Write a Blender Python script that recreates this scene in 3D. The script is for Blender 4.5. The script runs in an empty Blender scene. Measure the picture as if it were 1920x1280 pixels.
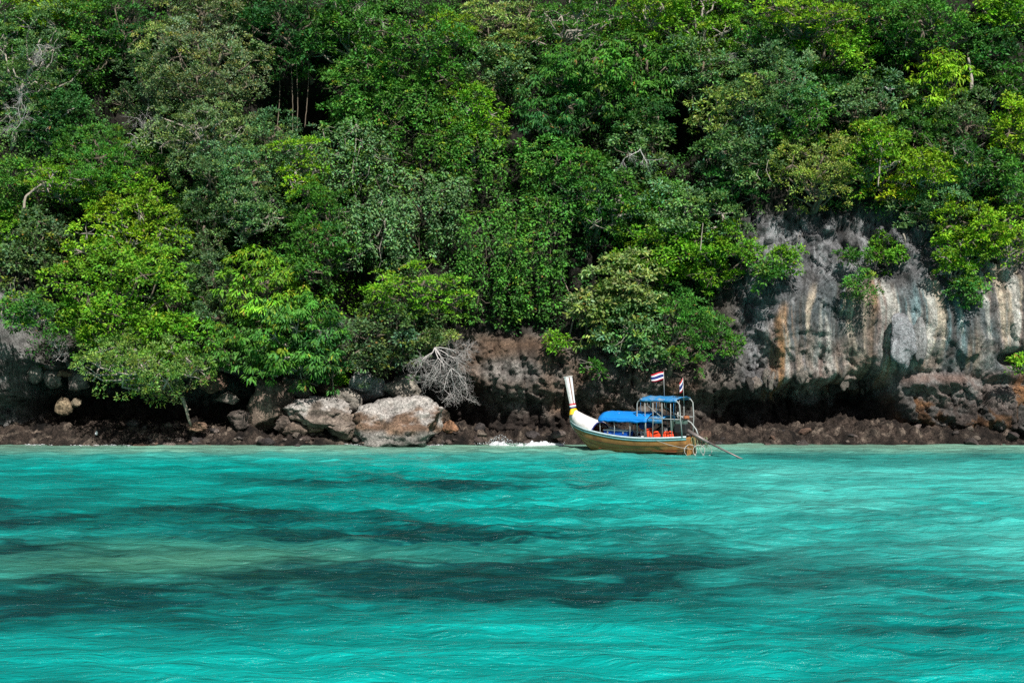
import bpy, math, random
import numpy as np
from mathutils import Vector, Matrix

# ------------------------------------------------------------------ camera, sky, sun, exposure
scn = bpy.context.scene
COL = scn.collection
FPX, HC, HOR = 2667.0, 5.5, 617.0            # focal length and horizon row in photo pixels, camera height
cam_d = bpy.data.cameras.new('camera'); cam_d.lens = 50.0; cam_d.sensor_width = 36.0
cam_d.clip_start = 0.5; cam_d.clip_end = 5000
cam = bpy.data.objects.new('camera', cam_d); COL.objects.link(cam)
cam.location = (0, 0, HC)
cam.rotation_euler = (math.radians(90) - math.atan((640 - HOR) / FPX), 0, 0)
scn.camera = cam

SUN_EL, SUN_AZ = math.radians(47), math.radians(163)      # azimuth clockwise from +Y: behind the camera, a little right
world = bpy.data.worlds.new('World'); scn.world = world; world.use_nodes = True
wn = world.node_tree.nodes; wl = world.node_tree.links
wn.clear()
wo = wn.new('ShaderNodeOutputWorld'); wb = wn.new('ShaderNodeBackground'); sky = wn.new('ShaderNodeTexSky')
sky.sky_type = 'NISHITA'; sky.sun_disc = False; sky.sun_elevation = SUN_EL; sky.sun_rotation = SUN_AZ
sky.air_density = 1.0; sky.dust_density = 1.5
wb.inputs['Strength'].default_value = 0.052
wl.new(sky.outputs[0], wb.inputs[0]); wl.new(wb.outputs[0], wo.inputs[0])
sd = bpy.data.lights.new('sun', 'SUN'); sd.energy = 5.0; sd.angle = math.radians(0.6); sd.color = (1.0, 0.97, 0.92)
sun = bpy.data.objects.new('sun', sd); COL.objects.link(sun)
to_sun = Vector((math.sin(SUN_AZ) * math.cos(SUN_EL), math.cos(SUN_AZ) * math.cos(SUN_EL), math.sin(SUN_EL)))
sun.rotation_euler = to_sun.to_track_quat('Z', 'Y').to_euler()
vs = scn.view_settings
vs.view_transform = 'Standard'; vs.look = 'None'; vs.gamma = 1.0; vs.use_curve_mapping = False
vs.exposure = 0.42
try:
    scn.cycles.use_denoising = False; scn.cycles.sample_clamp_direct = 5.0; scn.cycles.sample_clamp_indirect = 4.0
    scn.cycles.max_bounces = 6; scn.cycles.diffuse_bounces = 3; scn.cycles.glossy_bounces = 3
    scn.cycles.transmission_bounces = 4; scn.cycles.transparent_max_bounces = 6
    scn.cycles.caustics_reflective = False; scn.cycles.caustics_refractive = False
except Exception:
    pass

# ------------------------------------------------------------------ maths helpers
RNG = np.random.default_rng(7)
def S(a, b, x):
    t = np.clip((x - a) / (b - a), 0, 1); return t * t * (3 - 2 * t)
def _h(ix, iy, iz):
    n = (ix.astype(np.int64) * 374761393 + iy.astype(np.int64) * 668265263 + iz.astype(np.int64) * 2147483647 + 1013) & 0xffffffff
    n = ((n ^ (n >> 13)) * 1274126177) & 0xffffffff
    n = ((n ^ (n >> 16)) * 2246822519) & 0xffffffff
    n = n ^ (n >> 15)
    return (n & 0xffffff) / float(0xffffff)
def vn(x, y, z=0.0):                                       # value noise, -1..1
    x, y, z = np.broadcast_arrays(np.asarray(x, float), np.asarray(y, float), np.asarray(z, float))
    xi, yi, zi = np.floor(x), np.floor(y), np.floor(z)
    fx, fy, fz = x - xi, y - yi, z - zi
    fx = fx * fx * fx * (fx * (fx * 6 - 15) + 10); fy = fy * fy * fy * (fy * (fy * 6 - 15) + 10); fz = fz * fz * (3 - 2 * fz)
    r = 0
    for a in (0, 1):
        for b in (0, 1):
            for c in (0, 1):
                w = (fx if a else 1 - fx) * (fy if b else 1 - fy) * (fz if c else 1 - fz)
                r = r + w * _h(xi + a, yi + b, zi + c)
    return r * 2 - 1
def fbm(x, y, z=0.0, o=4, g=0.5, l=2.03):
    r = 0; a = 1.0; t = 0
    for i in range(o):
        r = r + a * vn(x * l ** i + 17.3 * i, y * l ** i - 9.1 * i, z * l ** i + 5.7 * i); t += a; a *= g
    return r / t
def ridged(x, y, z=0.0, o=4, g=0.5):
    r = 0; a = 1.0; t = 0
    for i in range(o):
        r = r + a * (1 - 2 * np.abs(vn(x * 2.03 ** i + 31.3 * i, y * 2.03 ** i - 9.1 * i, z * 2.03 ** i))); t += a; a *= g
    return r / t
def facet(P, ao=0.6, seed=0):                             # angular blocks: nearest cell's tilted plane; returns height, cell tone
    P = np.asarray(P, float); k = P.shape[1]; I = np.floor(P); best = np.full(len(P), 1e9); H = np.zeros(len(P)); T = np.zeros(len(P))
    import itertools
    for d in itertools.product((-1, 0, 1), repeat=k):
        c = I + np.array(d); q = [c[:, 0] + seed * 17, c[:, 1] + 3, (c[:, 2] if k == 3 else np.zeros(len(P))) + 7]
        f = np.stack([_h(q[0] + 101 * j, q[1] + 57 * j, q[2] + 31 * j) for j in range(k)], 1); dv = P - (c + f); dd = (dv * dv).sum(1)
        t = np.stack([_h(q[0] - 71 * j - 9, q[1] + 13 * j, q[2] + 5) for j in range(k)], 1) * 2 - 1; o = _h(q[0] + 5, q[1] - 77, q[2] + 2)
        h = (dv * t).sum(1) + ao * (o * 2 - 1); m = dd < best
        best = np.where(m, dd, best); H = np.where(m, h, H); T = np.where(m, o, T)
    return H, T
def at(u, v, Y):                                            # photo pixel at distance Y -> a place in the world
    return np.array(((u - 960) / FPX * Y, Y, HC - (v - HOR) / FPX * Y))
def tab(x, pts):
    return np.interp(x, [p[0] for p in pts], [p[1] for p in pts])
NP = FPX / 70.0
def U_(x): return 960 + NP * x
def V_(z): return HOR - NP * (z - HC)

# ------------------------------------------------------------------ mesh helpers
def add(name, me, mat=None, parent=None, smooth=False):
    if mat is not None:
        for m in (mat if isinstance(mat, (list, tuple)) else [mat]): me.materials.append(m)
    if smooth: me.polygons.foreach_set('use_smooth', np.ones(len(me.polygons), bool))
    o = bpy.data.objects.new(name, me); COL.objects.link(o)
    if parent is not None: o.parent = parent
    return o
def pymesh(name, v, f):
    me = bpy.data.meshes.new(name); me.from_pydata([tuple(p) for p in v], [], f); me.update(); return me
def npmesh(name, v, f):                                     # v (n,3), f (m,k)
    me = bpy.data.meshes.new(name); k = f.shape[1]; m = len(f)
    me.vertices.add(len(v)); me.vertices.foreach_set('co', np.ascontiguousarray(v, np.float32).ravel())
    me.loops.add(m * k); me.loops.foreach_set('vertex_index', np.ascontiguousarray(f, np.int32).ravel())
    me.polygons.add(m); me.polygons.foreach_set('loop_start', np.arange(0, m * k, k, dtype=np.int32))
    try: me.polygons.foreach_set('loop_total', np.full(m, k, np.int32))
    except Exception: pass
    me.update(calc_edges=True); return me
def gridfaces(nr, nc):
    i = np.arange(nr - 1)[:, None] * nc + np.arange(nc - 1)[None, :]
    return np.stack([i, i + 1, i + nc + 1, i + nc], -1).reshape(-1, 4)
def colattr(me, name, c, dom='POINT'):
    a = me.attributes.new(name, 'FLOAT_COLOR', dom)
    c4 = np.ones((len(c), 4), np.float32); c4[:, :3] = c; a.data.foreach_set('color', c4.ravel())
def fattr(me, name, c):
    a = me.attributes.new(name, 'FLOAT', 'POINT'); a.data.foreach_set('value', np.ascontiguousarray(c, np.float32))
def tube(pts, rad, n=6, cap=True):
    pts = np.asarray(pts, float); m = len(pts); rad = np.broadcast_to(np.asarray(rad, float), (m,))
    t = np.gradient(pts, axis=0); t /= np.linalg.norm(t, axis=1)[:, None] + 1e-9
    V = []; ref = np.array((0, 0, 1.0)) if abs(t[0][2]) < 0.9 else np.array((1.0, 0, 0))
    a = np.arange(n) * 2 * math.pi / n
    for i in range(m):
        s = np.cross(t[i], ref); s /= np.linalg.norm(s) + 1e-9; w = np.cross(s, t[i]); ref = w
        V.append(pts[i] + rad[i] * (np.cos(a)[:, None] * s + np.sin(a)[:, None] * w))
    V = np.concatenate(V); F = []
    for i in range(m - 1):
        for j in range(n):
            F.append((i * n + j, i * n + (j + 1) % n, (i + 1) * n + (j + 1) % n, (i + 1) * n + j))
    if cap:
        F.append(tuple(range(n))[::-1]); F.append(tuple(range((m - 1) * n, m * n)))
    return V, F
def box(c, s, taper=1.0):
    x, y, z = c; a, b, d = s[0] / 2, s[1] / 2, s[2] / 2; V = []
    for k, q in ((-d, 1.0), (d, taper)):
        for i, j in ((-a, -b), (a, -b), (a, b), (-a, b)): V.append((x + i * q, y + j * q, z + k))
    return np.array(V), [(3, 2, 1, 0), (4, 5, 6, 7), (0, 1, 5, 4), (1, 2, 6, 5), (2, 3, 7, 6), (3, 0, 4, 7)]
def cat(L):
    V = []; F = []; n = 0
    for v, f in L:
        V.append(np.asarray(v)); F += [tuple(i + n for i in q) for q in f]; n += len(v)
    return np.concatenate(V), F
def bevel(o, w, seg=2):
    m = o.modifiers.new('bevel', 'BEVEL'); m.width = w; m.segments = seg; m.limit_method = 'ANGLE'; return o
def tag(o, label, cat_, group=None):
    o['label'] = label; o['category'] = cat_
    if group: o['group'] = group
    return o
def kind(o, k): o['kind'] = k; return o
def empty(name, loc, rz=0):
    o = bpy.data.objects.new(name, None); COL.objects.link(o); o.location = loc; o.rotation_euler = (0, 0, rz)
    o.empty_display_size = 0.2; return o
def icos(sub):
    import bmesh
    bm = bmesh.new(); bmesh.ops.create_icosphere(bm, subdivisions=sub, radius=1)
    v = np.array([p.co[:] for p in bm.verts]); f = np.array([[q.index for q in p.verts] for p in bm.faces]); bm.free()
    return v, f
ICO = {k: icos(k) for k in (1, 2, 3, 4, 5)}

# ------------------------------------------------------------------ materials
class NT:
    def __init__(s, name):
        s.m = bpy.data.materials.new(name); s.m.use_nodes = True; s.t = s.m.node_tree; s.t.nodes.clear()
        s.out = s.n('ShaderNodeOutputMaterial'); s.p = s.n('ShaderNodeBsdfPrincipled')
        s.l(s.p.outputs[0], s.out.inputs[0])
    def n(s, t, **k):
        q = s.t.nodes.new(t)
        for a, b in k.items(): setattr(q, a, b)
        return q
    def l(s, a, b): s.t.links.new(a, b)
    def noise(s, scale, vec=None, detail=4, rough=0.6, dist=0.0):
        q = s.n('ShaderNodeTexNoise'); q.inputs['Scale'].default_value = scale; q.inputs['Detail'].default_value = detail
        q.inputs['Roughness'].default_value = rough; q.inputs['Distortion'].default_value = dist
        if vec is not None: s.l(vec, q.inputs['Vector'])
        return q
    def ramp(s, fac, stops):
        q = s.n('ShaderNodeValToRGB'); e = q.color_ramp.elements
        while len(e) < len(stops): e.new(0.5)
        for i, (p, c) in enumerate(stops):
            e[i].position = p; e[i].color = (c, c, c, 1) if not isinstance(c, tuple) else (*c, 1)
        s.l(fac, q.inputs[0]); return q
    def mix(s, typ, fac, a, b):
        q = s.n('ShaderNodeMix', data_type='RGBA', blend_type=typ)
        for inp, val in ((q.inputs[0], fac), (q.inputs[6], a), (q.inputs[7], b)):
            if hasattr(val, 'is_linked') or hasattr(val, 'links'): s.l(val, inp)
            elif isinstance(val, tuple): inp.default_value = (*val, 1)
            else: inp.default_value = val
        return q.outputs[2]
    def coords(s, kind='Object', scale=None):
        q = s.n('ShaderNodeTexCoord')
        if kind == 'World': q2 = s.n('ShaderNodeNewGeometry'); src = q2.outputs['Position']
        else: src = q.outputs[kind]
        if scale is None: return src
        m = s.n('ShaderNodeMapping'); m.inputs['Scale'].default_value = scale; s.l(src, m.inputs[0]); return m.outputs[0]
    def attr(s, name):
        q = s.n('ShaderNodeAttribute'); q.attribute_name = name; return q
    def bump(s, h, strength, dist, prev=None):
        q = s.n('ShaderNodeBump'); q.inputs['Strength'].default_value = strength; q.inputs['Distance'].default_value = dist
        s.l(h, q.inputs['Height'])
        if prev is not None: s.l(prev, q.inputs['Normal'])
        return q.outputs[0]

def paint(name, col, rough=0.5, wear=0.25, scale=6.0, spec=0.4, metal=0.0, dirt=(0.08, 0.06, 0.04), bumps=0.15):
    k = NT(name); c = k.coords('Object')
    n1 = k.noise(scale, c, 6, 0.65); n2 = k.noise(scale * 5, c, 4)
    f = k.ramp(n1.outputs[0], [(0.48, 0.0), (0.72, wear)])
    b = k.mix('MIX', f.outputs[0], col, dirt)
    v = k.ramp(n2.outputs[0], [(0.3, 0.82), (0.7, 1.12)])
    k.l(k.mix('MULTIPLY', 1.0, b, v.outputs[0]), k.p.inputs['Base Color'])
    k.p.inputs['Roughness'].default_value = rough; k.p.inputs['Specular IOR Level'].default_value = spec
    k.p.inputs['Metallic'].default_value = metal
    k.l(k.bump(n2.outputs[0], bumps, 0.01), k.p.inputs['Normal'])
    return k.m

def leaf_material(name):
    k = NT(name); a = k.attr('leaf_colour')
    k.l(a.outputs['Color'], k.p.inputs['Base Color'])
    k.p.inputs['Roughness'].default_value = 0.55; k.p.inputs['Specular IOR Level'].default_value = 0.18
    tr = k.n('ShaderNodeBsdfTranslucent'); mx = k.n('ShaderNodeMixShader'); mx.inputs[0].default_value = 0.18
    k.l(k.mix('MULTIPLY', 1.0, a.outputs['Color'], (1.5, 1.5, 0.6)), tr.inputs[0])
    k.l(k.p.outputs[0], mx.inputs[1]); k.l(tr.outputs[0], mx.inputs[2]); k.l(mx.outputs[0], k.out.inputs[0])
    return k.m
LEAF = leaf_material('leaf')

def rock_material(name, attr='rock_colour', fine=9.0, b1=0.9, contrast=0.42, rough=0.9, streak=0.0):
    k = NT(name); c = k.coords('World')
    a = k.attr(attr)
    n1 = k.noise(1.3, c, 8, 0.65, 0.6); n2 = k.noise(fine, c, 6, 0.7); n3 = k.noise(fine * 3.5, c, 3, 0.6)
    vo = k.n('ShaderNodeTexVoronoi'); vo.feature = 'DISTANCE_TO_EDGE'; vo.inputs['Scale'].default_value = 2.2
    wv = k.mix('ADD', 0.35, c, n1.outputs['Color']); k.l(wv, vo.inputs['Vector'])
    crack = k.ramp(vo.outputs['Distance'], [(0.0, 0.45), (0.05, 1.0)])
    v1 = k.ramp(n1.outputs[0], [(0.36, 1.0 - contrast), (0.64, 1.0 + contrast)])
    v2 = k.ramp(n2.outputs[0], [(0.36, 1.0 - contrast * 1.2), (0.64, 1.0 + contrast * 1.2)])
    b = k.mix('MULTIPLY', 1.0, a.outputs['Color'], v1.outputs[0]); b = k.mix('MULTIPLY', 1.0, b, v2.outputs[0])
    b = k.mix('MULTIPLY', 0.6, b, crack.outputs[0])
    if streak:
        st = k.noise(1.0, k.coords('World', (7.0, 7.0, 0.55)), 5, 0.65, 0.3)
        sr = k.ramp(st.outputs[0], [(0.36, 1 - streak), (0.62, 1 + streak)]); b = k.mix('MULTIPLY', 1.0, b, sr.outputs[0])
    k.l(b, k.p.inputs['Base Color']); k.p.inputs['Roughness'].default_value = rough
    k.p.inputs['Specular IOR Level'].default_value = 0.25
    nb = k.bump(n1.outputs[0], b1 * 0.6, 0.35); nb = k.bump(crack.outputs[0], b1 * 0.4, 0.08, nb)
    nb = k.bump(n2.outputs[0], b1, 0.09, nb); nb = k.bump(n3.outputs[0], b1 * 0.8, 0.03, nb)
    k.l(nb, k.p.inputs['Normal']); return k.m
ROCK = rock_material('limestone'); CLIFFM = rock_material('cliff_limestone', streak=0.26, b1=1.1, contrast=0.32, fine=11.0)
SHORE = rock_material('tidal_rock', fine=10.0, b1=1.3, contrast=0.55)

def bark_material(name, col):
    k = NT(name); c = k.coords('World', (6, 6, 1.5)); n = k.noise(2.0, c, 6, 0.7)
    r = k.ramp(n.outputs[0], [(0.3, tuple(x * 0.5 for x in col)), (0.7, tuple(x * 1.3 for x in col))])
    k.l(r.outputs[0], k.p.inputs['Base Color']); k.p.inputs['Roughness'].default_value = 0.9
    k.l(k.bump(n.outputs[0], 0.6, 0.03), k.p.inputs['Normal']); return k.m
BARK = bark_material('bark_brown', (0.16, 0.125, 0.09))
BARK_PALE = bark_material('bark_pale', (0.36, 0.31, 0.26))
DEAD = bark_material('dead_wood', (0.46, 0.42, 0.40))
DRIFT = bark_material('driftwood', (0.34, 0.28, 0.22))

# ------------------------------------------------------------------ cliff
NOTCH_TOP = [(-500, 690), (40, 690), (100, 705), (430, 705), (640, 690), (840, 700), (900, 735), (1330, 742), (1400, 735), (1480, 722), (1560, 730),
             (1600, 735), (1660, 740), (1690, 780), (1760, 800), (2600, 800)]
NOTCH_DEPTH = [(-500, 1.5), (20, 1.5), (60, 3.0), (430, 2.8), (520, 1.8), (780, 1.2), (860, 1.2), (1000, 0.5), (1300, 0.6), (1380, 1.5), (1640, 2.2), (1690, 0.4), (2600, 0.2)]
GULLY = [(545, 195, 60, 60, 4.0), (1290, 230, 45, 60, 3.6), (170, 170, 32, 60, 2.2), (90, 600, 60, 45, 2.0), (470, 165, 30, 50, 2.0), (690, 125, 30, 40, 2.5), (1600, 165, 50, 30, 1.5), (80, 430, 25, 40, 1.6), (310, 250, 30, 40, 2.0), (660, 560, 35, 60, 2.0)]
def terr(q): f = np.floor(q); return f + S(0.0, 0.42, q - f)
def cracks(x, z):                                          # steep joints in the rock
    a = vn(x * 0.85 + 0.16 * vn(x * 0.9, z * 0.7, 2.0) + 0.10 * z, z * 0.035, 21.0); b = vn(x * 2.1 + 0.22 * vn(x * 2, z, 4.0), z * 0.12, 33.0)
    return np.clip((1 - S(0.0, 0.035, np.abs(a))) + 0.8 * (1 - S(0.0, 0.05, np.abs(b))) * S(0, .3, vn(x * .5, z * .5, 44.)), 0, 1)
def cliffY(x, z):
    x = np.asarray(x, float); z = np.asarray(z, float); u = U_(x); v = V_(z)
    y = 70.6 + 1.3 * fbm(x * 0.11 + 3, z * 0.09 + 1, 2.0, 3)
    wl_ = 1 - S(1320, 1420, u)
    sp = lambda q: np.log1p(np.exp(np.clip(q * 1.2, -40, 40))) / 1.2
    y = y + wl_ * sp(z - 4.6) * 0.40 + (1 - wl_) * (sp(z - 9.6) * 0.42)
    zt = HC - (tab(u + 14 * vn(x * 1.1, 3.3), NOTCH_TOP) + 9 * vn(x * 0.9, 7.7) + 6 * vn(x * 2.7, 1.7) - HOR) / NP
    nd = tab(u, NOTCH_DEPTH) * (1 - 0.97 * np.exp(-(((u + 8) / 66) ** 6)))
    y = y + nd * (1 - S(-0.55, 0.35, z - zt)) - 0.35 * np.exp(-((z - zt - 0.5) / 0.55) ** 2) * np.clip(nd, 0, 1.5)
    # outcrop on the far left, buttress at the right, cave mouth, inlet behind the dead bush
    y = y - 4.2 * np.exp(-(((u + 16) / 56) ** 4)) * (1 - S(742, 775, v + 14 * vn(x * 1.5, 3.))) * S(520, 590, v)
    bul = S(1655, 1710, u) * S(700, 725, v + 22 * vn(x * .8, 9.1)) * (1 - 0.9 * np.exp(-((u - 1838 + 0.22 * (v - 740)) / 7) ** 2))
    y = y - 1.25 * bul
    y = y + 2.6 * np.exp(-(((u - 1628) / 42) ** 2 + ((v - 735) / 34) ** 2) ** 1.5)
    y = y + 1.8 * np.exp(-(((u - 1893) / 26) ** 2 + ((v - 672) / 14) ** 2) ** 1.5)
    y = y + 1.5 * np.exp(-(((u - 820) / 60) ** 2)) * S(600, 700, v)
    for a, b, c_, d, e in GULLY: y = y + e * np.exp(-(((u - a) / c_) ** 2 + ((v - b) / d) ** 2) ** 2)
    # bulging flowstone band with flutes
    fl = S(1400, 1470, u) * S(455, 560, v) * (1 - S(700, 745, v))
    y = y - 1.25 * fl * np.sin(np.clip((v - 480) / 270, 0, 1) * math.pi)
    wx = x + 0.35 * vn(x * 0.5, z * 0.35, 4.0)
    y = y - fl * (0.30 * ridged(wx * 0.85, z * 0.10, 1.0, 3) + 0.10 * vn(wx * 3.1, z * 0.25))
    # broken, bedded rock
    tz = z + 0.22 * x
    det = 0.42 * ridged(x * 0.38, tz * 0.52, y * 0.1, 4) + 0.16 * ridged(x * 1.3 + 5, tz * 1.9, 0.5, 3) + 0.05 * fbm(x * 5, z * 6, 1.0, 2)
    bed = tz * 1.25 + 0.9 * vn(x * 0.45, z * 0.4, 8.0)
    bed2 = np.abs(bed - np.round(bed)); det = det - 0.16 * (1 - S(0.0, 0.16, bed2)) * S(-0.3, 0.4, vn(x * .6, z * .5, 3.3))
    blk = x * 0.8 + 0.8 * vn(x * 0.3, z * 0.6, 12.0); blk2 = np.abs(blk - np.round(blk))
    det = det - 0.12 * (1 - S(0, 0.10, blk2))
    det = det + 0.20 * (terr(3.2 * fbm(x * 0.55 + 7, z * 0.30, 6.0, 3)) - 0.5) + 0.11 * (terr(3.0 * fbm(x * 1.5 + 2, z * 0.8, 2.0, 3)) - .5) + 0.06 * (terr(3.0 * fbm(x * 3.6 + 2, z * 2.4, 3.0, 2)) - .5)
    fx_ = x + 0.25 * vn(x * 0.7, z * 0.7, 5.0); fz_ = z + 0.22 * x + 0.2 * vn(x * 0.8, z * 0.6, 9.0); shp = fx_.shape
    fp = lambda a, b: np.stack([(fx_ * a).ravel(), (fz_ * b).ravel()], 1)
    det = 0.75 * det + (0.46 * facet(fp(0.7, 0.52), 0.7)[0] + 0.23 * facet(fp(1.9, 1.5), 0.5, 1)[0] + 0.10 * facet(fp(4.6, 4.2), 0.5, 2)[0]).reshape(shp)
    y = y - 0.9 * S(880, 940, u) * (1 - S(1330, 1400, u)) * S(625, 670, v)
    y = y + 0.34 * cracks(x, z) * (1 - 0.6 * fl)
    y = y - det * (1 - 0.60 * fl)
    return y

def cliff_colour(x, z):
    u = U_(x); v = V_(z); n = len(x)
    m = lambda f, a, b: a * (1 - f[:, None]) + np.array(b)[None, :] * f[:, None]
    c = np.tile(np.array((0.105, 0.095, 0.085)), (n, 1))
    n1 = fbm(x * 0.6, z * 0.5, 1, 4); n2 = fbm(x * 1.7, z * 1.3, 5, 4); n3 = fbm(x * 0.35 + 9, z * 0.3, 7, 3)
    c = m(S(0.0, 0.5, n2), c, (0.20, 0.185, 0.165)); c = m(S(0.1, 0.5, n1) * 0.7, c, (0.05, 0.045, 0.04))
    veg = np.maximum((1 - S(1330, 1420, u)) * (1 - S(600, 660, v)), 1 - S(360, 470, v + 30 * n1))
    c = m(veg * 0.92, c, (0.020, 0.018, 0.012))                      # dark soil and moss, with the deep shade of the tree gaps painted in
    # middle wall: brown grey with pale blocks
    mid = S(840, 900, u) * (1 - S(1340, 1400, u)) * S(610, 650, v)
    c = m(mid * 0.8, c, (0.15, 0.125, 0.105)); c = m(mid * S(0.12, 0.22, n2 + 0.5 * n1), c, (0.205, 0.18, 0.16))
    c = m(mid * S(0.2, 0.5, n3) * 0.7, c, (0.16, 0.09, 0.05))
    c = m(np.exp(-(((u - 950) / 60) ** 2 + ((v - 695) / 24) ** 2) ** 2) * 0.8, c, (0.27, 0.25, 0.23))
    # pale left outcrop
    oc = np.exp(-(((u + 8) / 70) ** 6)) * S(520, 560, v)
    c = m(oc, c, (0.29, 0.28, 0.27)); c = m(oc * S(0.0, 0.35, n2), c, (0.14, 0.13, 0.12))
    fx_ = x + 0.25 * vn(x * 0.7, z * 0.7, 5.0); fz_ = z + 0.22 * x + 0.2 * vn(x * 0.8, z * 0.6, 9.0)
    tone = 0.62 + 0.42 * facet(np.stack([fx_ * 1.9, fz_ * 1.5], 1), .5, 1)[1] + 0.36 * facet(np.stack([fx_ * 4.6, fz_ * 4.2], 1), .5, 2)[1]
    # grey cliff on the right
    gr = S(1370, 1430, u) * S(380, 430, v)
    c = m(gr * 0.92, c, (0.150, 0.150, 0.155)); c = m(gr * S(0.10, 0.20, n2), c, (0.27, 0.27, 0.275)); c = m(gr * S(0.20, 0.28, -n1) * .7, c, (0.075, 0.072, 0.07))
    c = c * tone[:, None]
    # flowstone curtain
    vt = tab(u, [(1400, 640), (1450, 585), (1500, 545), (1560, 515), (1640, 540), (1700, 545), (1760, 505), (1830, 480), (1920, 455), (2400, 455)]) + 16 * vn(x * 2.2, 4.4) + 14 * n1
    vb = tab(u, [(1400, 770), (1560, 745), (1640, 745), (1700, 700), (1920, 690), (2400, 690)]) + 12 * n2
    fl = S(1415, 1450, u) * S(-14, 16, v - vt) * (1 - S(-20, 16, v - vb))
    wx = x + 0.25 * vn(x * 0.6, z * 0.5, 3.0)
    s1 = fbm(wx * 1.5, z * 0.10, 1.0, 3); s2 = fbm(wx * 3.0 + 40, z * 0.16, 2.0, 3); s3 = fbm(wx * 1.1 + 80, z * 0.12, 3.0, 3); s4 = fbm(wx * 5.2 + 11, z * 0.22, 6.0, 2)
    f = np.tile(np.array((0.34, 0.265, 0.235)), (n, 1))
    low = S(590, 690, v + 30 * s1)
    tealw = np.clip(S(1560, 1830, u) * 0.5 + 0.55 - 0.45 * low, 0, 1)
    f = m(np.clip(S(-0.35, 0.2, s3) * tealw * 1.5, 0, 1), f, (0.19, 0.27, 0.28))
    f = m(S(0.06, 0.18, s1) * (1 - 0.35 * low), f, (0.52, 0.43, 0.33))
    f = m(S(0.16, 0.25, s2) * 0.9, f, (0.55, 0.53, 0.48))
    f = m(S(0.17, 0.26, s3 - 0.25 * s1) * (1 - 0.5 * low), f, (0.13, 0.145, 0.15))
    f = m(S(0.24, 0.33, -s2) * 0.8, f, (0.085, 0.09, 0.09))
    f = m(S(0.15, 0.4, s4) * 0.35, f, (0.10, 0.08, 0.07))
    org = np.exp(-((u - 1463) / 22) ** 2) + 0.9 * np.exp(-((u - 1652) / 18) ** 2) + 0.5 * np.exp(-((u - 1800) / 20) ** 2) * low
    f = m(np.clip(org * S(-0.3, 0.3, s4 + s1), 0, 1) * 0.85, f, (0.48, 0.26, 0.12))
    f = m(low * S(-0.2, 0.4, n2) * 0.5, f, (0.26, 0.17, 0.13))
    c = c * (1 - fl[:, None]) + f * fl[:, None]
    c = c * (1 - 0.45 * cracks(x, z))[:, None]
    # buttress low on the right: rusty, speckled
    bu = S(1650, 1700, u) * S(690, 715, v)
    c = m(bu * 0.85, c, (0.20, 0.16, 0.14)); c = m(bu * S(0.10, 0.22, n3 + 0.4 * n2), c, (0.24, 0.12, 0.055)); c = m(bu * S(0.15, 0.22, n2), c, (0.25, 0.235, 0.22))
    c = m(bu * (1 - S(700, 722, v + 8 * n2)) * 0.8, c, (0.20, 0.12, 0.09))
    # black tidal film low down
    td = S(746, 760, v + 26 * n2 - 24 * mid) * np.clip(1 - 0.35 * bu, 0, 1) * (1 - 0.6 * oc)
    c = m(td * 0.93, c, (0.030, 0.021, 0.017)); c = c * (1 + td * (tone - 1))[:, None]
    return c * 0.80

def axis(parts):
    r = []
    for a, b, s in parts: r.append(np.arange(a, b - 1e-6, s))
    r.append(np.array([parts[-1][1]])); return np.concatenate(r)
cx = axis([(-60, -38, 1.2), (-38, -30, 0.3), (-30, -5, 0.12), (-5, 10, 0.10), (10, 27.5, 0.075), (27.5, 38, 0.22), (38, 60, 1.0)])
cz = axis([(-0.6, 4.6, 0.075), (4.6, 9.5, 0.10), (9.5, 14, 0.16), (14, 23, 0.3), (23, 42, 1.2)])
gx, gz = np.meshgrid(cx, cz); gx = gx.ravel(); gz = gz.ravel(); gy = cliffY(gx, gz)
me = npmesh('cliff', np.stack([gx, gy, gz], 1), gridfaces(len(cz), len(cx)))
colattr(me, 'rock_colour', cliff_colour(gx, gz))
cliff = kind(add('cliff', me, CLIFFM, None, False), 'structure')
del gx, gy, gz

# ------------------------------------------------------------------ rocky tidal shelf
def shoreY(x): return 67.45 + 0.35 * vn(x * 0.35, 2.2) + 0.18 * vn(x * 1.3, 5.1) + 0.5 * S(-3, 0, x) * (1 - S(3, 5, x)) + 0.15 * S(8, 16, x)
def shelfZ(x, y):
    u = U_(x); d = y - shoreY(x)
    top = tab(u, [(-400, 0.8), (40, 0.75), (300, 0.85), (640, 0.75), (900, 0.6), (1300, 0.55), (1420, 0.6), (1560, 0.95), (1680, 1.15), (1920, 1.3), (2500, 1.3)])
    z = -0.06 + top * (1 - np.exp(-np.clip(d, -3, 20) * 0.75 / np.clip(top, .3, 2))) 
    z = np.where(d < 0, -0.06 + 0.28 * d, z)
    a = S(-0.6, 0.8, d)
    z = z + a * (0.20 * ridged(x * 0.9, y * 1.1, 2.0, 4) + 0.14 * ridged(x * 2.6, y * 2.9, 1.0, 4, 0.66) + 0.14 * (terr(2.5 * fbm(x * 1.2, y * 1.2, 3.0, 3)) - .5) - 0.06)
    P2 = np.stack([(x + .15 * vn(x * 2, y * 2, 1.)).ravel(), (y + .15 * vn(x * 2, y * 2, 6.)).ravel()], 1); shp = np.shape(x)
    z = z + a * (0.16 * facet(P2 * 1.5, .9)[0] + 0.09 * facet(P2 * 3.6, .8, 1)[0]).reshape(shp)
    return z
sx = axis([(-60, -28, 1.0), (-28, 27, 0.085), (27, 60, 1.0)]); sy = axis([(64.5, 66.6, 0.3), (66.6, 70.0, 0.075), (70.0, 77, 0.25)])
gx, gy = np.meshgrid(sx, sy); gx = gx.ravel(); gy = gy.ravel(); gz = shelfZ(gx, gy)
n1 = fbm(gx * 0.7, gy * 0.7, 3, 4); n2 = fbm(gx * 2.6, gy * 2.6, 1, 3)
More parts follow.
